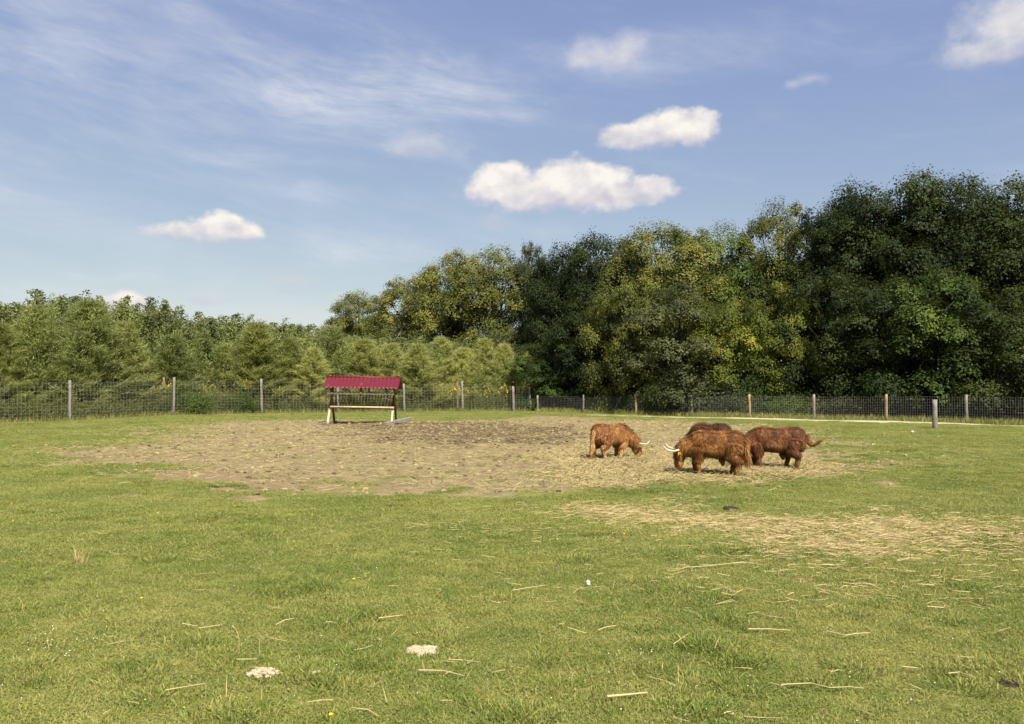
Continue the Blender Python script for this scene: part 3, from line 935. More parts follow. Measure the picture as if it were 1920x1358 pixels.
def larch(seed, H=6.0, W=1.35):
    r = np.random.default_rng(seed)
    tr = MB(); tr.tube([[0, 0, -.1], [.02, 0, H * .4], [0, .02, H * .8], [0, 0, H]], [.075, .055, .025, .006], 7)
    P_, D_, T_ = [], [], []
    nb = 165
    for i in range(nb):
        t = (i / nb) ** .9
        z = .25 + (H - .75) * t
        L = W * (1 - t) ** .9 * r.uniform(.5, 1.25) + .16
        a = i * 2.4 + r.normal() * .4
        rise = .42 + .75 * t + r.normal() * .12
        d = np.array([math.cos(a), math.sin(a), rise]); d /= np.linalg.norm(d)
        end = np.array([0, 0, z]) + d * L
        pth_ = limb((0, 0, z), end, -.12 * L, 5)
        tr.tube(pth_, np.linspace(.016, .004, 5), 4)
        m = int(26 + 66 * L)
        u = r.random(m) ** .5
        base = np.stack([np.interp(u, np.linspace(0, 1, 5), pth_[:, k]) for k in range(3)], 1)
        base += r.normal(size=(m, 3)) * np.array([.05, .05, .05])
        dd = d * .8 + r.normal(size=(m, 3)) * .50 + np.array([0, 0, .42])
        P_.append(base); D_.append(dd); T_.append(np.clip(.25 + .35 * u + .3 * r.random(m), 0, 1))
    P_ = np.concatenate(P_); n = len(P_)
    PP = np.concatenate(D_); ou = P_ * np.array([1, 1, 0]); ou /= np.linalg.norm(ou, axis=1)[:, None] + .05
    V, f4, f3 = strips(P_, PP, r.uniform(.16, .38, n), r.uniform(.012, .024, n), r, .05, r.normal(size=(n, 3)) + ou * .5 + np.array([0, -.0, .35]))
    V[:, 2] = np.maximum(V[:, 2], .03)
    cr = MB(); cr.add(V, f4, np.repeat(np.concatenate(T_), 5)); cr.more(f3, 0)
    return tr.mesh('trunk', True), cr.mesh('crown')


def birch(seed, H=8.0, W=1.5):
    r = np.random.default_rng(seed)
    tr = MB(); tr.tube([[0, 0, -.1], [.05, 0, H * .3], [-.05, .05, H * .5], [0, 0, H * .74]], [.07, .055, .035, .006], 7)
    C, Nn, S, T = [], [], [], []
    for i in range(46):
        t = .08 + .92 * (i / 46)
        z0 = H * t * .84
        a = i * 2.4 + r.normal() * .4
        L = W * r.uniform(.65, 1.1) * (math.sin(math.pi * min(.98, .25 + .7 * t)) ** .6)
        up = L * r.uniform(.7, 1.5) + t * r.uniform(.5, 1.1)
        end = np.array([math.cos(a) * L, math.sin(a) * L, min(z0 + up, H * r.uniform(.90, 1.06))])
        p = limb((0, 0, z0), end, -.1, 6)
        tr.tube(p, np.linspace(.018, .004, 6), 4)
        m = int(260 * r.uniform(.7, 1.3))
        u = r.random(m) ** .65
        q = np.stack([np.interp(u, np.linspace(0, 1, 6), p[:, k]) for k in range(3)], 1)
        q += r.normal(size=(m, 3)) * np.array([.17, .17, .16]) * (1.25 - u[:, None] * .85)
        q[:, 2] -= .05
        C.append(q); S.append(r.uniform(.07, .125, m))
        Nn.append(np.column_stack([np.cos(a) + r.normal(size=m) * .9, np.sin(a) + r.normal(size=m) * .9, r.normal(size=m) * .5 + .35]))
        T.append(np.clip(r.random() * .4 + .5 * r.random(m), 0, 1))
    V, Fq = leaf_cards(np.concatenate(C), np.concatenate(Nn), np.concatenate(S), .75, r)
    V[:, 2] = np.maximum(V[:, 2], .05)
    cr = MB(); cr.add(V, Fq, np.repeat(np.concatenate(T), 4))
    return tr.mesh('trunk', True), cr.mesh('crown')


def shrub(seed, H, W, nleaf, leaf):
    r = np.random.default_rng(seed)
    st = MB(); C, Nn, T = [], [], []
    k = 26
    for i in range(k):
        a = i * 2.4 + r.normal() * .3
        q = math.sqrt((i + .5) / k) * W
        h = H * math.sqrt(max(.05, 1 - (q / W) ** 2 * .85)) * r.uniform(.65, 1.08)
        end = np.array([q * math.cos(a), q * math.sin(a), h])
        p = limb((math.cos(a) * .1, math.sin(a) * .1, -.05), end, .15, 5)
        st.tube(p, np.linspace(.02, .005, 5), 4)
        m = nleaf // k
        u = .3 + .75 * r.random(m)
        b = np.stack([np.interp(u, np.linspace(0, 1, 5), p[:, j]) for j in range(3)], 1) + r.normal(size=(m, 3)) * np.array([.16, .16, .13]) * max(W, .7)
        C.append(b)
        Nn.append(np.array([math.cos(a) * .6, math.sin(a) * .6, .6]) + r.normal(size=(m, 3)) * .6)
        T.append(np.clip(.4 * r.random() + .6 * r.random(m), 0, 1))
    C = np.concatenate(C); C[:, 2] = np.maximum(C[:, 2], .06 + .05 * r.random(len(C)))
    V, Fq = leaf_cards(C, np.concatenate(Nn), r.uniform(.7, 1.3, len(C)) * leaf, .7, r)
    cr = MB(); cr.add(V, Fq, np.repeat(np.concatenate(T), 4))
    return st.mesh('stems', True), cr.mesh('foliage')


BIG = [big_tree(11, 15, 4.9, .8, 62, 36, 36, .175), big_tree(12, 15, 5.1, 1.0, 66, 35, 36, .175), big_tree(13, 15, 4.8, .7, 60, 37, 36, .175),
       big_tree(14, 15, 5.0, 1.2, 62, 35, 36, .175, .0), big_tree(15, 15, 4.8, 1.0, 54, 34, 36, .18, .06, .6)]
MID = [big_tree(21, 9, 3.8, .4, 34, 32, 36, .15), big_tree(22, 9, 3.6, .3, 32, 33, 36, .15)]
LARCH = [larch(31, 6.0, 1.45), larch(32, 6.0, 1.3), larch(33, 6.0, 1.5), larch(34, 6.0, 1.2)]
BIRCH = [birch(41, 8, 1.6), birch(42, 8, 1.4), birch(43, 8, 1.75), birch(44, 8, 1.5)]
SHRUB = [shrub(51, 1.6, 1.6, 4200, .10), shrub(52, 1.5, 1.7, 4200, .11), shrub(53, 1.7, 1.5, 4200, .10)]
_cache = {}


def with_mat(me, mat):
    key = (me.name, mat.name)
    if key not in _cache:
        if len(me.materials) == 0:
            me.materials.append(mat); _cache[key] = me
        else:
            c = me.copy(); c.materials[0] = mat; _cache[key] = c
    return _cache[key]


def plant(kind, label, cat, group, protos, i, x, y, sx_, sz, mat, bark=None, rz=None, parts=('trunk', 'crown'), z=None):
    o = thing(kind, label, cat, (x, y, float(gz(x, y)) if z is None else z), random.random() * 6.28 if rz is None else rz, group)
    tm, cm = protos[i % len(protos)]
    o.scale = (sx_, sx_, sz)
    obj(parts[0], with_mat(tm, bark or mat_bark), None, o)
    obj(parts[1], with_mat(cm, mat), None, o)
    return o


def big(px, top, wpx, Y, mat, v, label, protos=BIG, HH=15.0, WW=4.1, kind='broadleaf_tree', grp='broadleaf trees of the wood behind the low fence'):
    p = at_depth(px, top, Y)
    X = (px - 960) / FPX * Y
    sz = p[2] / HH
    sx_ = (wpx / 2 / FPX * Y) / (WW * 1.0)
    plant(kind, label, 'tree', grp, protos, v, X, Y, sx_, sz, mat)


big(1895, 336, 230, 57, mat_oak, 0, 'tall dark green tree cut by the right edge of the picture')
big(1790, 338, 215, 59, mat_oak, 1, 'tall dark tree left of the right-edge tree, above the lone post')
big(1690, 326, 210, 60, mat_oak, 2, 'tallest dark tree, topped by a spiky crown above the lone post')
big(1615, 347, 170, 62, mat_oak, 0, 'dark tree with small rounded top on the left shoulder of the tallest tree')
big(1560, 382, 150, 64, mat_oak, 1, 'dark green tree between the tallest tree and the open yellowing crown')
big(1462, 386, 150, 68, mat_linden, 3, 'yellowing tree with an open crown that lets the sky through')
big(1352, 430, 160, 69, mat_green, 3, 'mid green tree between two yellowing crowns at the wood edge')
big(1243, 422, 185, 69, mat_linden, 1, 'broad olive yellow tree with a domed top above the cattle')
big(1130, 436, 160, 73, mat_oak, 2, 'dark green tree left of the broad olive yellow dome')
big(1062, 458, 130, 76, mat_oak, 0, 'dark tree right behind the corner where the two fences meet')
big(996, 458, 80, 88, mat_grey, 4, 'thin greyish tree top between a yellowing crown and dark trees')
big(925, 467, 165, 90, mat_linden, 0, 'large yellowing tree behind the young larches right of the hay rack')
big(850, 478, 150, 94, mat_linden, 3, 'olive tree left of the large yellowing tree behind the larches')
big(778, 510, 130, 100, mat_linden, 2, 'olive brown tree ending the wood on its left side')
big(673, 549, 104, 118, mat_linden, 1, 'small round olive tree standing apart above the hay rack')
big(640, 592, 80, 122, mat_linden, 0, 'low olive crown left of the round tree standing apart')
big(712, 585, 90, 112, mat_linden, 2, 'low olive crown filling the gap right of the round tree standing apart')
L2 = 'lower trees at the front of the wood'
big(1755, 500, 190, 53.5, mat_green, 0, 'bright green leafy tree in front of the tall dark trees', MID, 9, 3.1, grp=L2)
big(1650, 520, 180, 55, mat_oak, 1, 'low dark grey-green tree left of the bright green one', MID, 9, 3.1, grp=L2)
big(1560, 500, 160, 57, mat_oak, 0, 'low dark tree right of the yellow-green drooping branches', MID, 9, 3.1, grp=L2)
big(1462, 530, 130, 59, mat_lime, 1, 'yellow-green drooping tree below the open yellowing crown', MID, 9, 3.1, grp=L2)
big(1378, 560, 140, 60, mat_lime, 0, 'light green sunlit tree above the third fence post from the right', MID, 9, 3.1, grp=L2)
big(1272, 535, 190, 60.5, mat_grey, 1, 'grey-green spreading tree right above the left bull', MID, 9, 3.1, grp=L2)
big(1172, 520, 120, 63.5, mat_linden, 0, 'yellow leafy tree above the fence behind the brown cow', MID, 9, 3.1, grp=L2)
big(1105, 560, 130, 67, mat_oak, 1, 'dark low tree left of the yellow leafy one', MID, 9, 3.1, grp=L2)
big(1045, 630, 130, 68.5, mat_green, 0, 'low green tree just right of the fence corner post', MID, 9, 3.1, grp=L2)
big(1870, 540, 200, 51.5, mat_oak, 1, 'low dark tree leaning in from the right edge', MID, 9, 3.1, grp=L2)
big(960, 610, 120, 80, mat_grey, 0, 'dim grey-green tree behind the last larches', MID, 9, 3.1, grp=L2)

# shrubs and brambles behind the low fence
SG = 'shrubs behind the low fence'
for px, top, w_, Y, mat, v, lab in (
        (1330, 694, 190, 56.0, mat_grey, 0, 'wide dark grey-green thorn bush behind the fence above the cattle'),
        (1445, 690, 100, 55.0, mat_green, 1, 'bright green elder bush behind the fence right of the thorn bush'),
        (1250, 722, 90, 57.5, mat_bramble, 2, 'low leafy bush left of the wide thorn bush'),
        (1400, 735, 90, 54.6, mat_grey, 1, 'small grey bush at the foot of the third orange post from the left'),
        (1165, 742, 70, 60.2, mat_bramble, 0, 'low bramble bush left of the orange post behind the brown cow'),
        (1108, 750, 60, 63, mat_bramble, 1, 'small bramble bush beside the second post of the low fence'),
        (1030, 715, 70, 66.5, mat_green, 2, 'green bush pressing on the first post of the low fence'),
        (1500, 745, 90, 53, mat_bramble, 2, 'low green bush below the elder bush'),
        (1610, 738, 110, 51.6, mat_grey, 0, 'dim low bush left of the orange post below the tall trees'),
        (1720, 735, 110, 50.6, mat_grey, 1, 'dim bush behind the lone grey post'),
        (1850, 752, 110, 48.6, mat_bramble, 2, 'low bramble under the dark trees at the right edge')):
    p = at_depth(px, top, Y)
    q = plant('shrub', lab, 'shrub', SG, SHRUB, v, p[0], Y + 2.3, w_ / 2 / FPX * Y / 1.5, p[2] / 1.6, mat, rz=random.uniform(-.3, .3), parts=('stems', 'foliage'))
    q.scale[1] = 1.2 / 1.6
for px, top, w_, Y, v, lab in ((373, 733, 90, 60.5, 1, 'bright green bramble bush against the tall fence, left of a pair'),
                              (462, 740, 66, 62.2, 2, 'bright green bramble bush against the tall fence, right of a pair'),
                              (985, 745, 60, 69, 0, 'small bush inside the corner of the tall fence')):
    p = at_depth(px, top, Y)
    plant('bramble_bush', lab, 'shrub', 'brambles along the tall fence', SHRUB, v, p[0], float(np.interp(p[0], [a_[0] for a_ in left_line], [a_[1] for a_ in left_line])) + .35, w_ / 2 / FPX * Y / 1.5, p[2] / 1.5, mat_bramble, rz=random.uniform(-.3, .3), parts=('stems', 'foliage')).scale[1] = .42

# young larches in front, birches behind
LG = 'young larches behind the tall fence'
lar = [(4, 600, 110, 53, 'larch cut by the left edge of the picture'), (66, 566, 130, 55, 'broad yellowish larch, second from the left edge'),
       (166, 556, 150, 57, 'tall broad blue-green larch above the first fence post'), (236, 598, 100, 59, 'olive larch right of the tall blue-green one'),
       (325, 622, 100, 62, 'grey-green larch rising behind the third fence post'), (420, 640, 80, 66, 'slim larch half hidden above the bramble bushes'),
       (482, 600, 120, 66, 'broad olive larch above the fence post left of the hay rack'), (545, 628, 90, 67, 'pale larch with a fine leader left of the hay rack'),
       (588, 648, 84, 66, 'short bushy larch above the left end of the red roof'), (626, 606, 100, 69, 'tall larch behind the left part of the red roof'),
       (682, 632, 100, 68, 'wide olive larch behind the middle of the red roof'), (733, 640, 92, 68, 'pale larch behind the right end of the red roof'),
       (783, 640, 92, 67.6, 'bright larch right of the hay rack'), (828, 628, 84, 71, 'slim larch above the yellow flowers'),
       (868, 648, 84, 72, 'olive larch above the pair of fence posts'), (908, 630, 92, 73, 'tall pale larch near the right end of the row'),
       (945, 640, 76, 72, 'pale larch, second from the right end of the row'), (979, 652, 66, 71, 'yellow-green larch ending the row at the fence corner')]
for i, (px, top, w_, Y, lab) in enumerate(lar):
    p = at_depth(px, top, Y)
    plant('larch_tree', lab, 'tree', LG, LARCH, i, p[0], Y, w_ / 2 / FPX * Y / .92, p[2] / 5.9, mat_larch2 if i in (2, 4, 9) else (mat_larch3 if i < 8 else mat_larch), mat_larchbark)
BG_ = 'young birches behind the larches'
bir = [(-30, 575, 120, 58, 'birch just at the left picture edge, mostly out of view'), (30, 556, 110, 59, 'dark birch behind the second larch from the left edge'),
       (112, 538, 110, 61, 'tallest birch, its twigs pointing up between two larches'), (155, 560, 100, 64, 'birch peeping out left of the blue-green larch top'),
       (205, 552, 100, 63, 'birch with a dense dark crown right of the blue-green larch'), (262, 568, 110, 64, 'birch in front of the small white cloud'),
       (300, 555, 90, 66, 'open birch with feathery upright twigs right of the small white cloud'), (352, 590, 96, 67, 'low birch right of the feathery upright one'),
       (402, 584, 110, 69, 'birch with visible pale stems above the bramble bushes'), (445, 592, 90, 71, 'birch behind the slim half hidden larch'),
       (505, 598, 96, 72, 'birch right of the broad olive larch'), (560, 600, 96, 74, 'birch left of the tall larch behind the red roof'),
       (604, 612, 80, 76, 'birch top between two larches above the left roof end'), (655, 620, 80, 78, 'birch under the round olive tree standing apart'),
       (708, 624, 84, 80, 'birch above the middle of the red roof'), (757, 626, 84, 80, 'birch between the pale and bright larches'),
       (806, 630, 84, 82, 'birch behind the slim larch by the yellow flowers'), (850, 634, 76, 82, 'birch below the olive tree, above the post pair'),
       (890, 640, 76, 82, 'rightmost birch, low under the large yellowing tree')]
for i, (px, top, w_, Y, lab) in enumerate(bir):
    p = at_depth(px, top, Y)
    plant('birch_tree', lab, 'tree', BG_, BIRCH, i, p[0], Y, w_ / 2 / FPX * Y / 1.0, p[2] / 8.0, mat_birch, mat_birchbark)

# the depth of the wood and of the plantation: uncounted foliage that closes the view behind the front rows
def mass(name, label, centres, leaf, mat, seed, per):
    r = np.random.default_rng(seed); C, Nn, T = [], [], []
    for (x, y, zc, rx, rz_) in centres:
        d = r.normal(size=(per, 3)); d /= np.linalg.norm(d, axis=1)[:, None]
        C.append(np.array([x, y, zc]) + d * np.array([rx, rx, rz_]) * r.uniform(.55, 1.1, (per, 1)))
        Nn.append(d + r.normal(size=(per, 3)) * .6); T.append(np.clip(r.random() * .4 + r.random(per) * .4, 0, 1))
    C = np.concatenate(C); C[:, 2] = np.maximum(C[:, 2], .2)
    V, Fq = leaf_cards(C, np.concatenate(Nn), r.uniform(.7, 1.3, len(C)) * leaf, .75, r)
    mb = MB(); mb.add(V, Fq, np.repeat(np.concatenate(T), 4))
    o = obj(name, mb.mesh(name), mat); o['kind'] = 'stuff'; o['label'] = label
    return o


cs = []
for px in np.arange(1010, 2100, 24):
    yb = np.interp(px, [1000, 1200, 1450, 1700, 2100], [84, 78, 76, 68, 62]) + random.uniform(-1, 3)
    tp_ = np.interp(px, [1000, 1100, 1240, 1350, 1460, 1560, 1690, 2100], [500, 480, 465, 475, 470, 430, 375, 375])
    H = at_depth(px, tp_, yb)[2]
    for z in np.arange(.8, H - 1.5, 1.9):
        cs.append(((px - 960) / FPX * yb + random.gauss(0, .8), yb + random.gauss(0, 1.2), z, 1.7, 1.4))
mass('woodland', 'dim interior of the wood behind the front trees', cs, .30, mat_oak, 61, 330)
cs = []
for px in np.arange(-160, 1010, 17):
    yb = np.interp(px, [-160, 200, 600, 1000], [66, 74, 86, 96]) + random.uniform(-1, 3)
    tp_ = np.interp(px, [-160, 100, 300, 500, 700, 1000], [590, 580, 606, 622, 636, 645])
    H = at_depth(px, tp_, yb)[2]
    for z in np.arange(.6, H - .9, 1.4):
        cs.append(((px - 960) / FPX * yb + random.gauss(0, .6), yb + random.gauss(0, 1.0), z, 1.3, 1.1))
mass('young_plantation', 'dense young trees closing the view behind the larches', cs, .17, mat_birch, 62, 260)


# the countless saplings between the larches: upright feathery shoots
r = np.random.default_rng(77); Pq, Dq, Tq, Lq = [], [], [], []
stm = MB()
for _ in range(1250):
    px = r.uniform(-160, 1003)
    fy = float(np.interp(px, [-160, 131, 327, 491, 995], [48, 51, 59, 63, 68]))
    Yq = fy + 2.5 + 11 * r.random() ** 1.2
    top = np.interp(px, [-160, 0, 100, 200, 300, 345, 440, 520, 600, 680, 760, 900, 1003], [580, 572, 550, 566, 578, 600, 594, 606, 612, 630, 640, 652, 668])
    p = at_depth(px, top, Yq); H = p[2] * r.uniform(.5, 1.0)
    if H < 1.2:
        continue
    lean = r.normal(size=2) * .05 * H
    stm.bar((p[0], Yq, 0), (p[0] + lean[0], Yq + lean[1], H * .9), .013, .013, .5)
    m = int(44 + 19 * H)
    u = .12 + .88 * r.random(m) ** .8
    wd = (.10 + .42 * np.sin(np.clip(u, 0, 1) * math.pi * .86 + .35) ** 1.2) * min(1.2, H * .25)
    a = r.random(m) * 6.283; q = np.sqrt(r.random(m)) * wd
    Pq.append(np.column_stack([p[0] + lean[0] * u + q * np.cos(a), Yq + lean[1] * u + q * np.sin(a), H * u]))
    Dq.append(np.column_stack([np.cos(a) * .75, np.sin(a) * .75, np.full(m, .75)]) + r.normal(size=(m, 3)) * .35)
    Tq.append(np.clip(.65 * r.random() + .35 * r.random(m), 0, 1)); Lq.append(r.uniform(.14, .30, m))
Pq = np.concatenate(Pq); n = len(Pq)
V, f4, f3 = strips(Pq, np.concatenate(Dq), np.concatenate(Lq), r.uniform(.03, .06, n), r, .12, r.normal(size=(n, 3)))
mb = MB(); mb.add(V, f4, np.repeat(np.concatenate(Tq), 5)); mb.more(f3, 0)
sp_ = obj('saplings', mb.mesh('saplings'), mat_sapling); sp_['kind'] = 'stuff'; sp_['label'] = 'dense feathery saplings filling the gaps between the young larches'
obj('stems', stm.mesh('stems'), mat_weed, sp_)['kind'] = 'stuff'


# ------------------------------------------------------------------ weeds, goldenrod and fringe grass
def along(pts, n, d0, d1):
    pl_ = polyline(pts, .3)
    k = rng.integers(0, len(pl_) - 1, n)
    return pl_[k] + np.column_stack([rng.uniform(-.2, .2, n), rng.uniform(d0, d1, n)])


wp = np.concatenate([along(left_line, 2600, .35, 3.2), along(left_line, 1200, 3.0, 7.0)])
C, Nn, T, S = [], [], [], []
st = MB()
for (x, y) in wp:
    z = float(gz(x, y)); h = rng.uniform(.5, 1.35) * (.75 + .6 * fbm(np.array([x * .3]), np.array([y * .3]), 2)[0])
    lx, ly = rng.normal(size=2) * .12
    k = 13
    u = rng.uniform(.12, 1, k); a = rng.random(k) * 6.28
    C.append(np.column_stack([x + lx * u + np.cos(a) * .08, y + ly * u + np.sin(a) * .08, z + h * u]))
    Nn.append(np.column_stack([np.cos(a) * .7, np.sin(a) * .7, np.full(k, .6)]))
    T.append(np.clip(.5 * rng.random() + .5 * rng.random(k), 0, 1)); S.append(rng.uniform(.09, .19, k))
    st.bar((x, y, z), (x + lx, y + ly, z + h), .012, .012, rng.random())
V, Fq = leaf_cards(np.concatenate(C), np.concatenate(Nn), np.concatenate(S), .32, rng)
st.add(V, Fq, np.repeat(np.concatenate(T), 4))
w_ = obj('weeds', st.mesh('weeds'), mat_weed); w_['kind'] = 'stuff'; w_['label'] = 'tall weeds and nettles growing behind the tall fence'

mb = MB(); gs = MB()
spots = [(2, 738, 55, 30, 34), (60, 735, 57, 40, 10), (300, 726, 60, 22, 26), (410, 728, 64, 60, 26), (460, 724, 64, 20, 16), (520, 730, 66, 30, 10), (845, 731, 68.5, 26, 60), (955, 732, 68, 14, 16), (920, 738, 68, 30, 12), (755, 735, 67, 8, 6), (200, 732, 59, 60, 10)]
for (px, py, Y, sd, k) in spots:
    for _ in range(k):
        Yq = Y + random.gauss(0, .5)
        p = at_depth(px + random.gauss(0, sd * .5), py + random.gauss(0, 5), Yq)
        z0 = float(gz(p[0], p[1]))
        gs.bar((p[0], p[1], z0), (p[0], p[1], p[2]), .012, .012, .3)
        kk = 9; a = rng.random(kk) * 6.28; u = rng.random(kk)
        c = np.column_stack([p[0] + np.cos(a) * .10 * (1.2 - u), p[1] + np.sin(a) * .10 * (1.2 - u), p[2] - .05 + .24 * u])
        V, Fq = leaf_cards(c, np.column_stack([np.cos(a), np.sin(a), np.full(kk, .5)]), rng.uniform(.04, .09, kk), .7, rng)
        mb.add(V, Fq, np.repeat(rng.random(kk), 4))
gr = obj('goldenrod', mb.mesh('goldenrod'), mat_gold); gr['kind'] = 'stuff'; gr['label'] = 'yellow goldenrod flowers showing above the weeds behind the tall fence'
obj('stems', gs.mesh('stems'), mat_weed, gr)['kind'] = 'stuff'

fr = np.concatenate([along(left_line, 7000, -.7, 1.2), along(right_line, 15000, -.9, 2.2)])
n = len(fr)
dd = np.column_stack([rng.normal(size=(n, 2)) * .3, np.ones(n)])
V, f4, f3 = strips(np.column_stack([fr, gz(fr[:, 0], fr[:, 1]) - .02]), dd, rng.uniform(.20, .56, n) * rng.uniform(.6, 1.1, n), rng.uniform(.012, .024, n), rng, .15)
mb = MB(); mb.add(V, f4, np.repeat(rng.random(n), 5)); mb.more(f3, 0)
tg = obj('tall_grass', mb.mesh('tall_grass'), mat_tall); tg['kind'] = 'stuff'; tg['label'] = 'uncut fringe of taller grass along the fence lines'


# ------------------------------------------------------------------ fences
def post_mesh(h, r, lean=(0, 0), n=9, top=.0):
    mb = MB()
    rg = np.random.default_rng(int(h * 1000) % 977)
    zs = np.linspace(-.15, h, 6)
    path = np.column_stack([lean[0] * zs / h + rg.normal(size=6) * .006, lean[1] * zs / h + rg.normal(size=6) * .006, zs])
    mb.tube(path, r * (1 + rg.normal(size=6) * .05), n)
    if top:
        mb.tube([[lean[0], lean[1], h - .002], [lean[0], lean[1], h + top]], [r * .95, r * .55], n)
    return mb.mesh('post', True)


def fence(name, label, posts, line, hts, mats, cell, wr, lab_of=None):
    o = thing(name, label, 'fence', (line[0][0], line[0][1], 0))
    bx, by = line[0]
    for (px, ytop, pxb, yb, rad, mt, lb, dy) in posts:
        gx_, gy_ = ground_at(pxb, yb)
        gy_ += dy
        top = at_depth(px, ytop, gy_)
        base = at_depth(pxb, yb, gy_)
        z = float(gz(base[0], gy_))
        me = post_mesh(top[2] - z, rad, (top[0] - base[0], 0), top=.03)
        q = obj('post', me, mt, o, (base[0] - bx, gy_ - by, z))
        if lb:
            q['label'] = lb
    # woven wire, one part: hundreds of wires too thin to pick apart
    pl_ = polyline(line, cell)
    mb = MB()
    cum = np.concatenate([[0], np.cumsum(np.linalg.norm(np.diff(pl_, axis=0), axis=1))])
    H = np.interp(pl_[:, 0], [p[0] for p in line], hts)
    z0 = gz(pl_[:, 0], pl_[:, 1])
    off = -.0
    for i in range(len(pl_)):
        mb.bar((pl_[i, 0] - bx, pl_[i, 1] - by - rad - .01, z0[i] + .04), (pl_[i, 0] - bx, pl_[i, 1] - by - rad - .01, z0[i] + H[i]), wr, wr, .5, (0, 1, 0))
    nh = 12 if cell > .2 else 11
    lv = np.linspace(0, 1, nh) ** 1.25
    for f in lv:
        for i in range(0, len(pl_) - 1):
            a = (pl_[i, 0] - bx, pl_[i, 1] - by - rad - .01 - wr, z0[i] + .04 + (H[i] - .04) * f); b = (pl_[i + 1, 0] - bx, pl_[i + 1, 1] - by - rad - .01 - wr, z0[i + 1] + .04 + (H[i + 1] - .04) * f)
            mb.bar(a, b, wr, wr)
    w = obj('wire_mesh', mb.mesh('wire_mesh'), mat_wire, o); w['kind'] = 'stuff'
    return o


GW, NW, PW = mat_greywood, mat_newwood, mat_postwood
lp_ = [(-60, 712, -60, 796, .085, GW, None, 0), (131, 714, 131, 788, .085, GW, None, 0), (307, 708, 311, 778, .07, PW, 'thin brown post leaning beside a grey one', .6), (327, 708, 325, 779, .085, GW, None, 0),
       (490, 711, 491, 775, .085, GW, None, 0), (633, 722, 634, 773.5, .085, GW, None, 0), (757, 720, 758, 773, .085, GW, None, 0), (858, 715, 858, 771, .075, PW, 'brownish post standing just left of a grey one', .5),
       (866, 715, 868, 771, .085, GW, None, 0), (962, 725, 963, 771.5, .10, GW, None, 0), (992, 727, 995, 771, .10, GW, 'stout corner post where the tall fence ends', 0)]
lh = [2.2, 2.22, 2.3, 2.25, 2.1, 2.05, 2.1, 1.9, 1.85]
fence('tall_wire_fence', 'tall woven wire fence with grey posts in front of the young larches', lp_, left_line, lh, GW, .24, .0046)
mbx = MB()
rp_ = [(1008, 742, 1008, 772, .07, GW, None, 0), (1094, 741, 1094, 774, .07, GW, None, 0), (1192, 742, 1193, 778, .075, NW, 'fresh orange-brown post', 0), (1296, 742, 1297, 780, .07, GW, None, 0),
       (1405, 740, 1406, 784, .075, NW, 'fresh orange-brown post', 0), (1526, 740, 1527, 786, .075, GW, None, 0), (1662, 740, 1662, 789, .075, NW, 'fresh orange-brown post', 0), (1812, 741, 1813, 793, .075, GW, None, 0), (1988, 742, 1990, 799, .075, GW, None, 0)]
rh = [at_depth(p[2], 744, q[1])[2] for p, q in zip(rp_, right_line)] + [1.5]
fence('low_wire_fence', 'low fine-meshed wire fence with grey and orange posts in front of the wood', rp_, right_line, rh, GW, .125, .0036)

# the lone post in the field
b = ground_at(1753, 804); t = at_depth(1752, 750, b[1])
me = post_mesh(t[2], .115, (0, 0), 14)
lone = obj('wooden_post', me, mat_greywood, None, (b[0], b[1], float(gz(*b)))); tag(lone, 'thick weathered post standing alone on the grass before the low fence', 'post')


# ------------------------------------------------------------------ hay rack with red roof
m, nt = new_mat('red_roof_sheet')
pos = N(nt, 'ShaderNodeTexCoord').outputs['Object']
ns = NOISE(nt, pos, 5, 5, .65)
finish(nt, principled(nt, MIX(nt, ns, (0.088, 0.009, 0.015), (0.14, 0.015, 0.024)), .5, .3))
mat_roof = m
FY = 45.7
fx = (681 - 960) / FPX * FY
fz = float(gz(fx, FY))
rack = thing('hay_rack', 'wooden hay rack with a red corrugated gable roof on the bare soil', 'hay rack', (fx, FY, fz), R(2.5))
rack.rotation_euler = (0, R(1.0), R(2.5))
RL, RZ, EZ, RD = 1.96, 2.46, 1.93, 1.22       # half length, ridge, eave, half depth
for sgn in (-1, 1):
    mb = MB(); nxs = 96; rows_ = 7
    xs = np.linspace(-RL, RL, nxs)
    V = []
    for j in range(rows_):
        t = j / (rows_ - 1)
        stepz = .018 * ((t * 3) % 1.0) if j not in (0,) else 0
        V.append(np.column_stack([xs, np.full(nxs, sgn * (.02 + (RD - .02) * t)), RZ - (RZ - EZ) * t + .030 * np.sin(xs * 2 * math.pi / .21) + stepz]))
    V = np.concatenate(V); ii = np.arange(nxs * rows_).reshape(rows_, nxs)
    Fq = np.stack([ii[:-1, :-1], ii[:-1, 1:], ii[1:, 1:], ii[1:, :-1]], -1).reshape(-1, 4)
    nV = len(V)
    mb.add(np.concatenate([V, V - np.array([0, 0, .025])]), np.concatenate([Fq if sgn < 0 else Fq[:, ::-1], (Fq + nV)[:, ::-1] if sgn < 0 else Fq + nV]))
    for row in (ii[0], ii[-1], ii[:, 0], ii[:, -1]):
        mb.more(np.stack([row[:-1], row[1:], row[1:] + nV, row[:-1] + nV], 1), 0)
    obj('roof_sheet', mb.mesh('roof_sheet', True), mat_roof, rack)
mb = MB()
mb.tube([[-RL - .02, 0, RZ + .02], [RL + .02, 0, RZ + .02]], [.07, .07], 10)
obj('ridge_cap', mb.mesh('ridge_cap', True), mat_roof, rack)
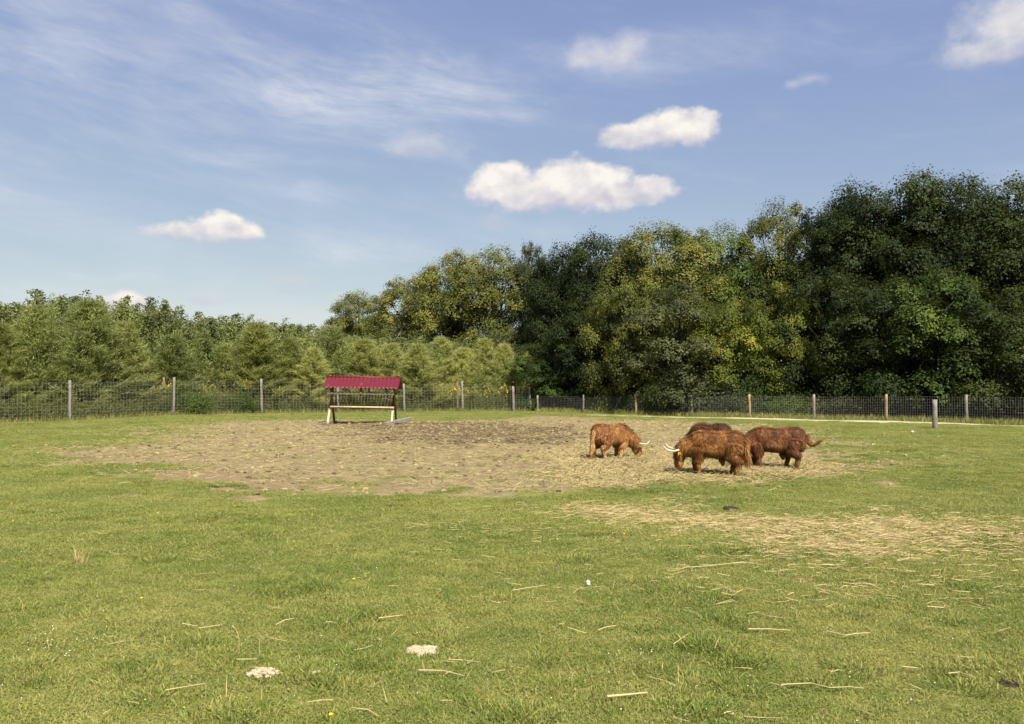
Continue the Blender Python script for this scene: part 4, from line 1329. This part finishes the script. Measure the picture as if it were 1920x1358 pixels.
for s in (-1, 1):
    xe = s * 1.66
    for k, (y0, y1, mlow, mup) in enumerate(((-.98, .52, mat_palewood, mat_darkwood), (.66, -1.02, mat_darkwood, mat_brownwood))):
        xo = xe + (.05 if k else -.05)
        cross = np.array([xo, y0 + (y1 - y0) * .45, .88])
        mb = MB(); mb.bar((xo, y0, -.05), cross, .10, .12, .5, (0, 1, 0)); obj('leg', mb.mesh('leg'), mlow, rack)
        mb = MB(); mb.bar(cross, (xo, y1, 1.98), .09, .11, .5, (0, 1, 0)); obj('roof_post', mb.mesh('roof_post'), mup, rack)
    mb = MB()
    for sg in (-1, 1):
        mb.bar((s * 1.72, 0, RZ - .1), (s * 1.72, sg * RD * .97, EZ - .04), .05, .09, .5)
    obj('rafter', mb.mesh('rafter'), mat_darkwood, rack)
mb = MB(); mb.tube([[-1.68, -.53, .90], [0, -.53, .905], [1.68, -.53, .90]], [.055, .06, .055], 8); obj('lower_rail', mb.mesh('lower_rail', True), mat_palewood, rack)
mb = MB(); mb.bar((-1.7, .0, .84), (1.7, .0, .84), .08, .08); obj('lower_rail', mb.mesh('lower_rail'), mat_darkwood, rack)
for yq in (-1.0, .50):
    mb = MB(); mb.bar((-1.72, yq, 1.62), (1.72, yq, 1.62), .06, .10); obj('top_rail', mb.mesh('top_rail'), mat_railwood, rack)
for yq, ms in ((-1.0, 1), (.50, 1)):
    for i in range(20):
        x = -1.52 + i * .16
        mb = MB(); mb.tube([[x, -.33 if yq < 0 else -.06, .93], [x + .02, yq * .97, 1.60]], [.016, .016], 5)
        obj('slat', mb.mesh('slat', True), mat_darkwood, rack)
mb = MB(); mb.bar((-1.74, -.0, 2.02), (1.74, 0, 2.02), .07, .12); obj('roof_beam', mb.mesh('roof_beam'), mat_darkwood, rack)
for dx, yq in ((-.02, -1.04), (.22, .52)):
    mb = MB(); mb.bar((dx, yq, 1.60), (dx, yq * .7, 2.14), .09, .09, .5, (0, 1, 0)); obj('strut', mb.mesh('strut'), mat_brownwood, rack)
for s in (-1, 1):
    mb = MB(); mb.bar((s * 1.66, -1.2, .05), (s * 1.66, 1.0, .05), .14, .10); obj('foot_beam', mb.mesh('foot_beam'), mat_greywood, rack)
# loose plank leaning on the right foot, short one at the left foot
def plank(a, b, w, h, lab):
    c = (np.asarray(a) + np.asarray(b)) / 2
    mb = MB(); mb.bar(np.asarray(a) - c, np.asarray(b) - c, w, h)
    o = obj('plank', mb.mesh('plank'), mat_greywood, None, tuple(c)); tag(o, lab, 'plank', 'loose planks at the hay rack'); return o
a2 = ground_at(721, 797.5); za = float(gz(*a2))
plank((a2[0], a2[1], za + .10), (a2[0] + 1.12, a2[1] + 2.2, za + .30), .34, .12, 'long grey plank lying askew at the right foot of the hay rack')
a2 = ground_at(598, 797.5); za = float(gz(*a2))
plank((a2[0], a2[1], za + .05), (a2[0] + .42, a2[1] + 1.9, za + .10), .25, .10, 'short grey plank at the left foot of the hay rack')


# ------------------------------------------------------------------ highland cattle
def hide_mat(name, a, b, c):
    m, nt = new_mat(name)
    tone = N(nt, 'ShaderNodeAttribute', attribute_name='tone').outputs['Fac']
    co = N(nt, 'ShaderNodeTexCoord').outputs['Object']
    n1 = NOISE(nt, V_(nt, 'MULTIPLY', co, (1, 1, .35)), 9, 5, .65)
    n2 = NOISE(nt, co, 2.6, 3, .5)
    f = M_(nt, 'ADD', M_(nt, 'MULTIPLY', tone, .5), M_(nt, 'ADD', M_(nt, 'MULTIPLY', n1, .45), M_(nt, 'MULTIPLY', n2, .35)))
    col = MIX(nt, STEP(nt, f, .35, .72), a, b)
    col = MIX(nt, STEP(nt, f, .68, 1.0), col, c)
    finish(nt, principled(nt, col, .6, .25))
    return m


hide_a = hide_mat('ginger_coat', (0.078, 0.027, 0.009), (0.255, 0.104, 0.025), (0.47, 0.25, 0.08))
hide_d = hide_mat('red_brown_coat', (0.062, 0.022, 0.010), (0.190, 0.072, 0.025), (0.36, 0.18, 0.07))
hide_c = hide_mat('ginger_pale_coat', (0.11, 0.040, 0.013), (0.30, 0.125, 0.036), (0.56, 0.34, 0.14))
hide_b = hide_mat('dark_brown_coat', (0.050, 0.022, 0.012), (0.150, 0.066, 0.030), (0.27, 0.15, 0.08))
m, nt = new_mat('horn')
tone = N(nt, 'ShaderNodeAttribute', attribute_name='tone').outputs['Fac']
finish(nt, principled(nt, MIX(nt, STEP(nt, tone, .8, 1.0), (0.56, 0.47, 0.33), (0.16, 0.13, 0.10)), .4, .4)); mat_horn = m
m, nt = new_mat('hoof'); finish(nt, principled(nt, (0.05, 0.04, 0.03), .5, .3)); mat_hoof = m
m, nt = new_mat('eye'); finish(nt, principled(nt, (0.01, 0.008, 0.006), .1, .6)); mat_eye = m
m, nt = new_mat('ear_tag'); finish(nt, principled(nt, (0.78, 0.50, 0.05), .5, .3)); mat_tag = m
m, nt = new_mat('nose'); finish(nt, principled(nt, (0.10, 0.055, 0.045), .4, .4)); mat_nose = m


def sections(mb, S, n=18):
    V = []; th = np.arange(n) / n * 2 * math.pi
    for (x, top, bot, hw) in S:
        c, s = np.cos(th), np.sin(th)
        V.append(np.column_stack([np.full(n, x), hw * np.sign(c) * np.abs(c) ** .82, (top + bot) / 2 + (top - bot) / 2 * np.sign(s) * np.abs(s) ** .82]))
    k = len(S); V = np.concatenate(V); i = np.arange(n); Fq = []
    for r in range(k - 1):
        Fq.append(np.stack([r * n + i, r * n + (i + 1) % n, (r + 1) * n + (i + 1) % n, (r + 1) * n + i], 1))
    b = mb.n; mb.add(V, np.concatenate(Fq)); mb.more(np.arange(n)[::-1], b); mb.more(np.arange(n) + (k - 1) * n, b)


def make_cow(spec):
    s = spec; r = np.random.default_rng(s['seed'])
    mb = MB()
    k = s['len']; hh = s['h']
    def Z(v): return v * hh
    S = [(-.24 * k, .84, .62, .08), (-.20 * k, .98, .54, .19), (-.08 * k, 1.03, .50, .26), (.12 * k, 1.03, .50, .29), (.4 * k, 1.0, .48, .32), (.65 * k, 1.0, .48, .32), (.9 * k, 1.03, .51, .29), (1.08 * k, .98, .48, .23), (1.22 * k, .88, .50, .17), (1.30 * k, .77, .54, .10)]
    sections(mb, [(x, Z(t), Z(b_), w) for x, t, b_, w in S])
    hx, hz, tx, tz, yaw = s['poll'][0], s['poll'][1], s['muzzle'][0], s['muzzle'][1], s['yaw']
    poll = np.array([hx, yaw * .10, hz]); muz = np.array([tx, yaw * .2, tz])
    mb.tube([[.92 * k, 0, Z(.76)], [1.12 * k, 0, (Z(.76) + hz) / 2 + .04], [(1.12 * k + hx) / 2 + .03, yaw * .05, (Z(.76) * .4 + hz * .6) + .02], poll + np.array([-.02, 0, .0])], [.27, .235, .195, .15], 14)
    hd = muz - poll; L = np.linalg.norm(hd); hd /= L
    lat = np.cross((0, 0, 1.0), np.array([1.0, yaw * .6, 0])); lat /= np.linalg.norm(lat)
    mb.tube([poll - hd * .07, poll + hd * .02, poll + hd * .14, poll + hd * L * .6, poll + hd * L * .88, muz + hd * .02], [.09, .14, .135, .10, .092, .062], 12)
    for sd in (1, -1):                       # ears
        e0 = poll + lat * sd * .10 + hd * .04
        mb.tube([e0, e0 + lat * sd * .10 + np.array([0, 0, -.02]), e0 + lat * sd * .19 + np.array([-.02, 0, -.06])], [.035, .05, .015], 8, flat=.5)
    legs = s['legs']
    hooves = []
    for (kind, x, side) in legs:
        y = side * .17
        if kind == 'f':
            path = [[.93 * k, y * .9, Z(.66)], [(x + .93 * k) / 2, y * 1.05, Z(.46)], [x + .02, y * 1.05, Z(.27)], [x - .005, y * 1.05, Z(.15)], [x, y * 1.05, .075], [x + .015, y * 1.05, .0]]
            rad = [.15, .095, .068, .055, .052, .06]
        else:
            path = [[.02 * k, y * .9, Z(.74)], [(x + .1 * k) / 2 + .04, y * 1.1, Z(.52)], [x - .03, y * 1.1, Z(.34)], [x - .05, y * 1.1, Z(.28)], [x - .01, y * 1.1, Z(.14)], [x, y * 1.1, .075], [x + .015, y * 1.1, .0]]
            rad = [.20, .13, .082, .066, .055, .052, .06]
        mb.tube(path, rad, 12); hooves.append(path[-1])
    if s.get('bull'):
        mb.tube([[.33 * k, 0, Z(.42)], [.31 * k, 0, Z(.31)], [.30 * k, 0, Z(.25)]], [.10, .055, .03], 8)
    mb.tube(s['tail'], s['tailr'], 8)
    me0 = mb.mesh('tmp')
    t = obj('tmp', me0)
    rm = t.modifiers.new('r', 'REMESH'); rm.mode = 'VOXEL'; rm.voxel_size = .026
    sm = t.modifiers.new('s', 'SMOOTH'); sm.factor = .5; sm.iterations = 3
    dg = bpy.context.evaluated_depsgraph_get(); dg.update()
    me = bpy.data.meshes.new_from_object(t.evaluated_get(dg)); me.name = 'body'
    bpy.data.objects.remove(t)
    nv = len(me.vertices)
    co = np.empty(nv * 3, np.float32); me.vertices.foreach_get('co', co); co = co.reshape(-1, 3)
    me.calc_loop_triangles()
    tri = np.empty(len(me.loop_triangles) * 3, np.int32); me.loop_triangles.foreach_get('vertices', tri); tri = tri.reshape(-1, 3)
    for a in list(me.attributes):
        if a.name == 'tone': me.attributes.remove(a)
    me.attributes.new('tone', 'FLOAT', 'POINT').data.foreach_set('value', np.full(nv, .05, np.float32))  # body coloured dark: painted shade in the gaps between the locks
    me.polygons.foreach_set('use_smooth', np.full(len(me.polygons), True))
    me.materials.clear(); me.materials.append(s['mat'])
    root = thing('highland_cow', s['label'], s['cat'], (0, 0, 0), s['rz'], 'highland cattle feeding on hay')
    body = obj('body', me, None, root)
    # shaggy coat: tapering locks that hang with the fall of the hair
    A, B, C_ = co[tri[:, 0]], co[tri[:, 1]], co[tri[:, 2]]
    cr = np.cross(B - A, C_ - A); ar = np.linalg.norm(cr, axis=1); nrm = cr / (ar[:, None] + 1e-12)
    n = s.get('hairs', 11000)
    ti = r.choice(len(tri), n, p=ar / ar.sum())
    u = r.random((n, 2)); fl = u.sum(1) > 1; u[fl] = 1 - u[fl]
    p = A[ti] + (B - A)[ti] * u[:, :1] + (C_ - A)[ti] * u[:, 1:]; nn_ = nrm[ti]
    f1 = fbm(p[:, 0] * 5 + 30, p[:, 2] * 5 + p[:, 1] * 4, 3) - .5; f2 = fbm(p[:, 0] * 5 - 70, p[:, 2] * 5 + p[:, 1] * 3 + 40, 3) - .5
    gvec = np.column_stack([-.30 + f1 * 1.5, f2 * .9, np.full(n, -1.0)])
    tv = gvec - (gvec * nn_).sum(1)[:, None] * nn_
    tv /= np.linalg.norm(tv, axis=1)[:, None] + 1e-6
    zrel = p[:, 2] / hh
    Lh = .07 + .06 * r.random(n)
    Lh += .06 * sstep(-np.abs(zrel - .60), -.22, -.05)
    Lh += .03 * sstep(-np.abs(zrel - .42), -.16, -.02) * (np.abs(p[:, 0] - .5 * k) < .75 * k)      # belly fringe
    Lh *= np.where(zrel < .40, .34, 1.0)
    onhead = np.linalg.norm(p - (poll + muz) / 2, axis=1) < .24
    Lh = np.where(onhead, .07 + .05 * r.random(n), Lh)
    tailm = p[:, 0] < -.27 * k
    Lh = np.where(tailm, (.07 if s.get('tailfree') else .10) + (.05 if s.get('tailfree') else .10) * r.random(n), Lh)
    if s.get('tailfree'):
        tdir = np.array(s['tail'][-1]) - np.array(s['tail'][-2]); tdir /= np.linalg.norm(tdir)
        tv = np.where(tailm[:, None], tdir + r.normal(size=(n, 3)) * .15, tv)
    w = r.uniform(.006, .012, n)
    sdv = np.cross(tv, nn_); sdv /= np.linalg.norm(sdv, axis=1)[:, None] + 1e-6
    m1 = p + tv * (Lh * .5)[:, None] + nn_ * (Lh * .34)[:, None]
    e1 = p + tv * Lh[:, None] + nn_ * (Lh * (.12 + .2 * r.random(n)))[:, None]
    e1[:, 2] = np.maximum(e1[:, 2], .015)
    V = np.stack([p - sdv * w[:, None] * .5, p + sdv * w[:, None] * .5, m1 + sdv * w[:, None] * .42, m1 - sdv * w[:, None] * .42, e1], 1).reshape(-1, 3)
    b = np.arange(n)[:, None] * 5
    hb = MB()
    tn = np.clip(.10 + .80 * r.random(n) ** 1.2 + 1.0 * f1 + np.where(tailm, .3, 0) + s.get('pale', 0) * sstep(-zrel, -.75, -.45), 0, 1)
    hb.add(V, b + np.array([[0, 1, 2, 3]]), np.repeat(tn, 5)); hb.more(b + np.array([[3, 2, 4]]), 0)
    hr = obj('coat', hb.mesh('coat'), s['mat'], root); hr['kind'] = 'stuff'
    # horns: out, forward and up
    for sd in (1, -1):
        b0 = poll + lat * sd * .09 - hd * .03
        q = s['horn']
        fwd = np.array([1.0, yaw * .6, 0]); fwd /= np.linalg.norm(fwd)
        P0 = [b0, b0 + lat * sd * .16 * q + fwd * .05 * q, b0 + lat * sd * .27 * q + fwd * .16 * q + np.array([0, 0, -.02 * q]), b0 + lat * sd * .31 * q + fwd * .30 * q + np.array([0, 0, .03 * q]), b0 + lat * sd * .30 * q + fwd * .38 * q + np.array([0, 0, .16 * q])]
        hm = MB(); P0 = np.array(P0)
        tt = np.linspace(0, 4, 13); pp = np.stack([np.interp(tt, np.arange(5), P0[:, j]) for j in range(3)], 1)
        for _ in range(2):
            pp[1:-1] = (pp[:-2] + pp[1:-1] * 2 + pp[2:]) / 4
        hm.tube(pp, np.linspace(.034, .008, 13), 9, np.repeat(np.linspace(0, 1, 13), 9))
        obj('horn', hm.mesh('horn', True), mat_horn, root)
        em = MB(); em.add(ico * .02 + poll + hd * .17 + lat * sd * .112 + np.array([.03, 0, .02]), icf); obj('eye', em.mesh('eye', True), mat_eye, root)
    nm = MB(); nm.tube([muz + hd * .0, muz + hd * .035], [.07, .055], 10); obj('muzzle', nm.mesh('muzzle', True), mat_nose, root)
    for hpt in hooves:
        hm = MB(); x, y, z = hpt
        hm.tube([[x - .01, y, .065], [x, y, .03], [x + .015, y, -.01]], [.060, .070, .078], 9); obj('hoof', hm.mesh('hoof', True), mat_hoof, root)
    if s.get('tag'):
        sd = s['tag']; e0 = poll + lat * sd * .235 + hd * .06
        tm = MB(); tm.box(e0, (.06, .014, .075)); obj('ear_tag', tm.mesh('ear_tag'), mat_tag, root)
    # stand it so that a chosen hoof meets its spot
    ci = s['anchor']; ax, ay, _ = hooves[ci]
    gxy = spot(*s['px'])
    q_ = s.get('size', 1.0); root.scale = (q_, q_, q_); ax *= q_; ay *= q_
    c_, s_ = math.cos(s['rz']), math.sin(s['rz'])
    lx, ly = gxy[0] - (c_ * ax - s_ * ay), gxy[1] - (s_ * ax + c_ * ay)
    root.location = (lx, ly, float(gz(*gxy)))
    return root


# near bull: faces left, tail hanging at right
make_cow(dict(seed=1, size=.95, len=.88, h=1.07, mat=hide_a, label='ginger highland bull in front, head down, long pale horns pointing left', cat='bull', rz=R(180 - 22), bull=True,
              poll=(1.30, .60), muzzle=(1.34, .24), yaw=.25, horn=1.12, tag=1, legs=[('f', .82, 1), ('f', .97, -1), ('h', -.07, 1), ('h', .08, -1)],
              tail=[[-.20, .03, 1.0], [-.27, .05, .90], [-.30, .06, .70], [-.31, .07, .48], [-.33, .07, .30]], tailr=[.05, .045, .035, .05, .02], anchor=2, px=(1379, 896), hairs=26000))
# right bull: faces left, tail swung out
make_cow(dict(seed=2, size=.95, len=.97, h=1.07, mat=hide_d, label='red-brown highland bull at right with tail swung out to the side', cat='bull', rz=R(180 - 18), bull=True,
              poll=(1.32, .52), muzzle=(1.35, .16), yaw=-.2, horn=.9, legs=[('f', .88, 1), ('f', 1.02, -1), ('h', -.03, 1), ('h', .22, -1)],
              tail=[[-.18, .02, .98], [-.25, .02, .86], [-.28, .03, .72], [-.38, .05, .64], [-.48, .06, .66], [-.57, .07, .75], [-.64, .08, .79]], tailr=[.05, .04, .03, .026, .026, .026, .012], tailfree=True, anchor=2, px=(1492, 883), hairs=24000))
# brown cow at left: faces right
make_cow(dict(seed=3, size=.94, len=.84, h=1.0, mat=hide_c, label='pale ginger highland cow at left, grazing to the right with upturned horn', pale=.35, cat='cow', rz=R(27),
              poll=(1.27, .42), muzzle=(1.36, .12), yaw=-.15, horn=.82, legs=[('f', .70, 1), ('f', .62, -1), ('h', -.06, 1), ('h', .05, -1)],
              tail=[[-.18, -.02, .93], [-.25, -.03, .80], [-.27, -.04, .55], [-.29, -.05, .30], [-.31, -.05, .14]], tailr=[.05, .04, .035, .05, .02], anchor=3, px=(1135, 863), hairs=20000))
# the one behind the near bull
make_cow(dict(seed=4, size=.96, len=.88, h=1.04, mat=hide_b, label='dark brown highland cow mostly hidden behind the ginger bull', cat='cow', rz=R(180 - 52),
              poll=(1.16, .42), muzzle=(1.20, .12), yaw=.1, horn=.7, legs=[('f', .9, 1), ('f', 1.0, -1), ('h', 0, 1), ('h', .12, -1)],
              tail=[[-.18, 0, .98], [-.25, .01, .85], [-.28, .02, .6], [-.3, .02, .35]], tailr=[.05, .04, .04, .02], anchor=2, px=(1346, 866), hairs=12000))


# ------------------------------------------------------------------ small things on the grass
def clod_heap(name, label, cat, px, py, rad, n, size, mat, flat=.6):
    x, y = ground_at(px, py)
    o = thing(name, label, cat, (x, y, float(gz(x, y))))
    r = np.random.default_rng(int(px))
    for i in range(n):
        a = i * 2.4; q = math.sqrt((i + .3) / n) * rad
        s = size * r.uniform(.6, 1.25)
        v = ico * (1 + r.normal(size=(12, 1)) * .2) * s * np.array([1.25, 1, flat])
        mb = MB(); mb.add(v, icf)
        obj('clod', mb.mesh('clod'), mat, o, (q * math.cos(a) * 1.2, q * math.sin(a), s * flat * .4 + (rad - q) * .18 + .008))
    return o


clod_heap('clod_heap', 'heap of pale dry soil clods in the foreground grass', 'molehill', 497, 1266, .10, 16, .032, mat_sand)
clod_heap('clod_heap', 'tiny pale clod cluster right of the larger clod heap', 'molehill', 591, 1265, .025, 4, .020, mat_sand)
# flat sandy scrape
x, y = ground_at(790, 1219); r = np.random.default_rng(8)
outl = [(757, 1218), (768, 1211), (800, 1212), (823, 1210), (815, 1222), (800, 1226), (793, 1232), (783, 1231), (775, 1226), (759, 1224)]
og = np.array([ground_at(*q) for q in outl]) - np.array([x, y])
mb = MB(); rings = []
k = len(og); dense = []
for i in range(k):
    for t in (0, .25, .5, .75):
        q = og[i] * (1 - t) + og[(i + 1) % k] * t
        dense.append(q * (1 + r.normal() * .035))
dense = np.array(dense); nd = len(dense)
V = []
for f, h in ((1.04, -.01), (.9, .018), (.7, .030), (.45, .036), (.2, .038)):
    V.append(np.column_stack([dense * f, h + r.normal(size=nd) * .006 * (h > 0)]))
V = np.concatenate(V); ii = np.arange(nd)
Fq = np.concatenate([np.stack([q * nd + ii, q * nd + (ii + 1) % nd, (q + 1) * nd + (ii + 1) % nd, (q + 1) * nd + ii], 1) for q in range(4)])
mb.add(V, Fq); mb.more(np.arange(nd) + 4 * nd, 0)
sp = obj('sand_patch', mb.mesh('sand_patch', True), mat_sand, None, (x, y, float(gz(x, y))))
tag(sp, 'flat pale sandy molehill in the middle of the foreground grass', 'molehill')


def pat(px, py, w, h, label):
    x, y = ground_at(px, py); r = np.random.default_rng(int(px))
    mb = MB(); nd = 22; a = np.arange(nd) / nd * 6.283; rr = 1 + r.normal(size=nd) * .12
    V = []
    for f, z in ((1, .0), (.92, h), (.65, h * 1.25), (.6, h * .9), (.3, h * 1.4)):
        V.append(np.column_stack([np.cos(a) * w * f * rr, np.sin(a) * w * f * rr * .9, np.full(nd, z) + r.normal(size=nd) * .004]))
    ii = np.arange(nd)
    mb.add(np.concatenate(V), np.concatenate([np.stack([q * nd + ii, q * nd + (ii + 1) % nd, (q + 1) * nd + (ii + 1) % nd, (q + 1) * nd + ii], 1) for q in range(4)]))
    mb.more(np.arange(nd) + 4 * nd, 0)
    o = obj('cow_pat', mb.mesh('cow_pat', True), mat_dung, None, (x, y, float(gz(x, y)))); tag(o, label, 'cow pat', 'cow pats on the grass')


pat(1370, 956, .13, .05, 'dark cow pat at the upper edge of the straw patch')
pat(1890, 1281, .07, .012, 'dark broken cow pat at the lower right of the grass')
x, y = ground_at(1103, 1103)
mb = MB(); mb.add(ico * np.array([.024, .02, .035]) * (1 + np.random.default_rng(2).normal(size=(12, 1)) * .15), icf)
st_ = obj('white_stone', mb.mesh('white_stone'), mat_stone, None, (x, y, float(gz(x, y)) + .045)); tag(st_, 'small white stone lying alone in the grass below the straw', 'stone')
x, y = ground_at(1711, 813)
mb = MB(); mb.add(ico * np.array([.07, .06, .05]) * (1 + np.random.default_rng(4).normal(size=(12, 1)) * .15), icf)
st_ = obj('white_stone', mb.mesh('white_stone'), mat_stone, None, (x, y, float(gz(x, y)) + .05)); tag(st_, 'pale stone on the grass left of the lone post', 'stone')

for pts_, w, label in (
        ([(1138, 1321), (1175, 1315), (1213, 1307)], .017, 'broad pale straw blade lying near the bottom edge'),
        ([(1403, 1190), (1440, 1191), (1483, 1194)], .011, 'straight level straw stalk right of the dark grass tuft'),
        ([(1553, 1194), (1585, 1202), (1605, 1199), (1631, 1197)], .010, 'bent straw stalk with a kink at the right'),
        ([(1121, 1190), (1138, 1183), (1155, 1181)], .010, 'short forked straw piece left of the dark grass tuft'),
        ([(1778, 1268), (1800, 1267), (1828, 1278)], .009, 'arched straw stalk near the right edge'),
        ([(1692, 1254), (1722, 1257)], .010, 'short straight straw piece left of the arched stalk'),
        ([(1465, 1287), (1520, 1285), (1555, 1293), (1592, 1291), (1620, 1294)], .008, 'long wavy thin stalk near the bottom right'),
        ([(1263, 1216), (1291, 1199)], .008, 'slanting straw stalk at the dark grass tuft'),
        ([(785, 1275), (830, 1274), (870, 1283)], .009, 'thin bent stalk below the flat sandy molehill'),
        ([(342, 1179), (369, 1183)], .010, 'short pale straw piece alone in the left grass'),
        ([(710, 1168), (755, 1162)], .010, 'straw stalk above the flat sandy molehill'),
        ([(310, 1297), (385, 1287)], .007, 'thin stalk lying left of the pale clod heap'),
        ([(1280, 1075), (1330, 1072), (1395, 1066)], .010, 'long straw stalk below the left end of the straw patch'),
        ([(962, 1118), (990, 1113), (1022, 1108)], .009, 'straw stalk left of the small white stone')):
    g_ = np.array([ground_at(*q) for q in pts_]); c = g_.mean(0); zc = float(gz(*c))
    mb = MB(); path = np.column_stack([g_ - c, gz(g_[:, 0], g_[:, 1]) - zc + .045])
    mb.tube(path, np.linspace(w * .55, w * .35, len(path)), 6, .85)
    o = obj('straw_stalk', mb.mesh('straw_stalk'), mat_straw, None, (c[0], c[1], zc)); tag(o, label, 'straw', 'single straw stalks on the foreground grass')
# upright dry stems
for px, py, h, lx, label in ((448, 1228, .24, -.06, 'dry upright stem with a small head above the pale clod heap'), (486, 1230, .17, .01, 'shorter dry upright stem beside the one with a head')):
    x, y = ground_at(px, py); mb = MB(); mb.tube([[0, 0, 0], [.0, 0, h * .6], [lx * .5, 0, h * .9], [lx, 0, h]], [.004, .0035, .003, .006], 5, .6)
    o = obj('dried_flower', mb.mesh('dried_flower'), mat_straw, None, (x, y, float(gz(x, y)))); tag(o, label, 'plant stem')
x, y = ground_at(148, 1055); r = np.random.default_rng(5); n = 34
mb = MB(); V, f4, f3 = strips(np.column_stack([r.normal(size=(n, 2)) * .03, np.zeros(n)]), np.column_stack([r.normal(size=n) * .35 + .2, r.normal(size=n) * .3, np.ones(n)]), r.uniform(.12, .36, n), r.uniform(.005, .008, n), r, .2)
mb.add(V, f4, .7); mb.more(f3, 0)
o = obj('dry_grass_tuft', mb.mesh('dry_grass_tuft'), mat_straw, None, (x, y, float(gz(x, y)))); tag(o, 'fan of dry pale grass stems standing in the left foreground', 'grass tuft')
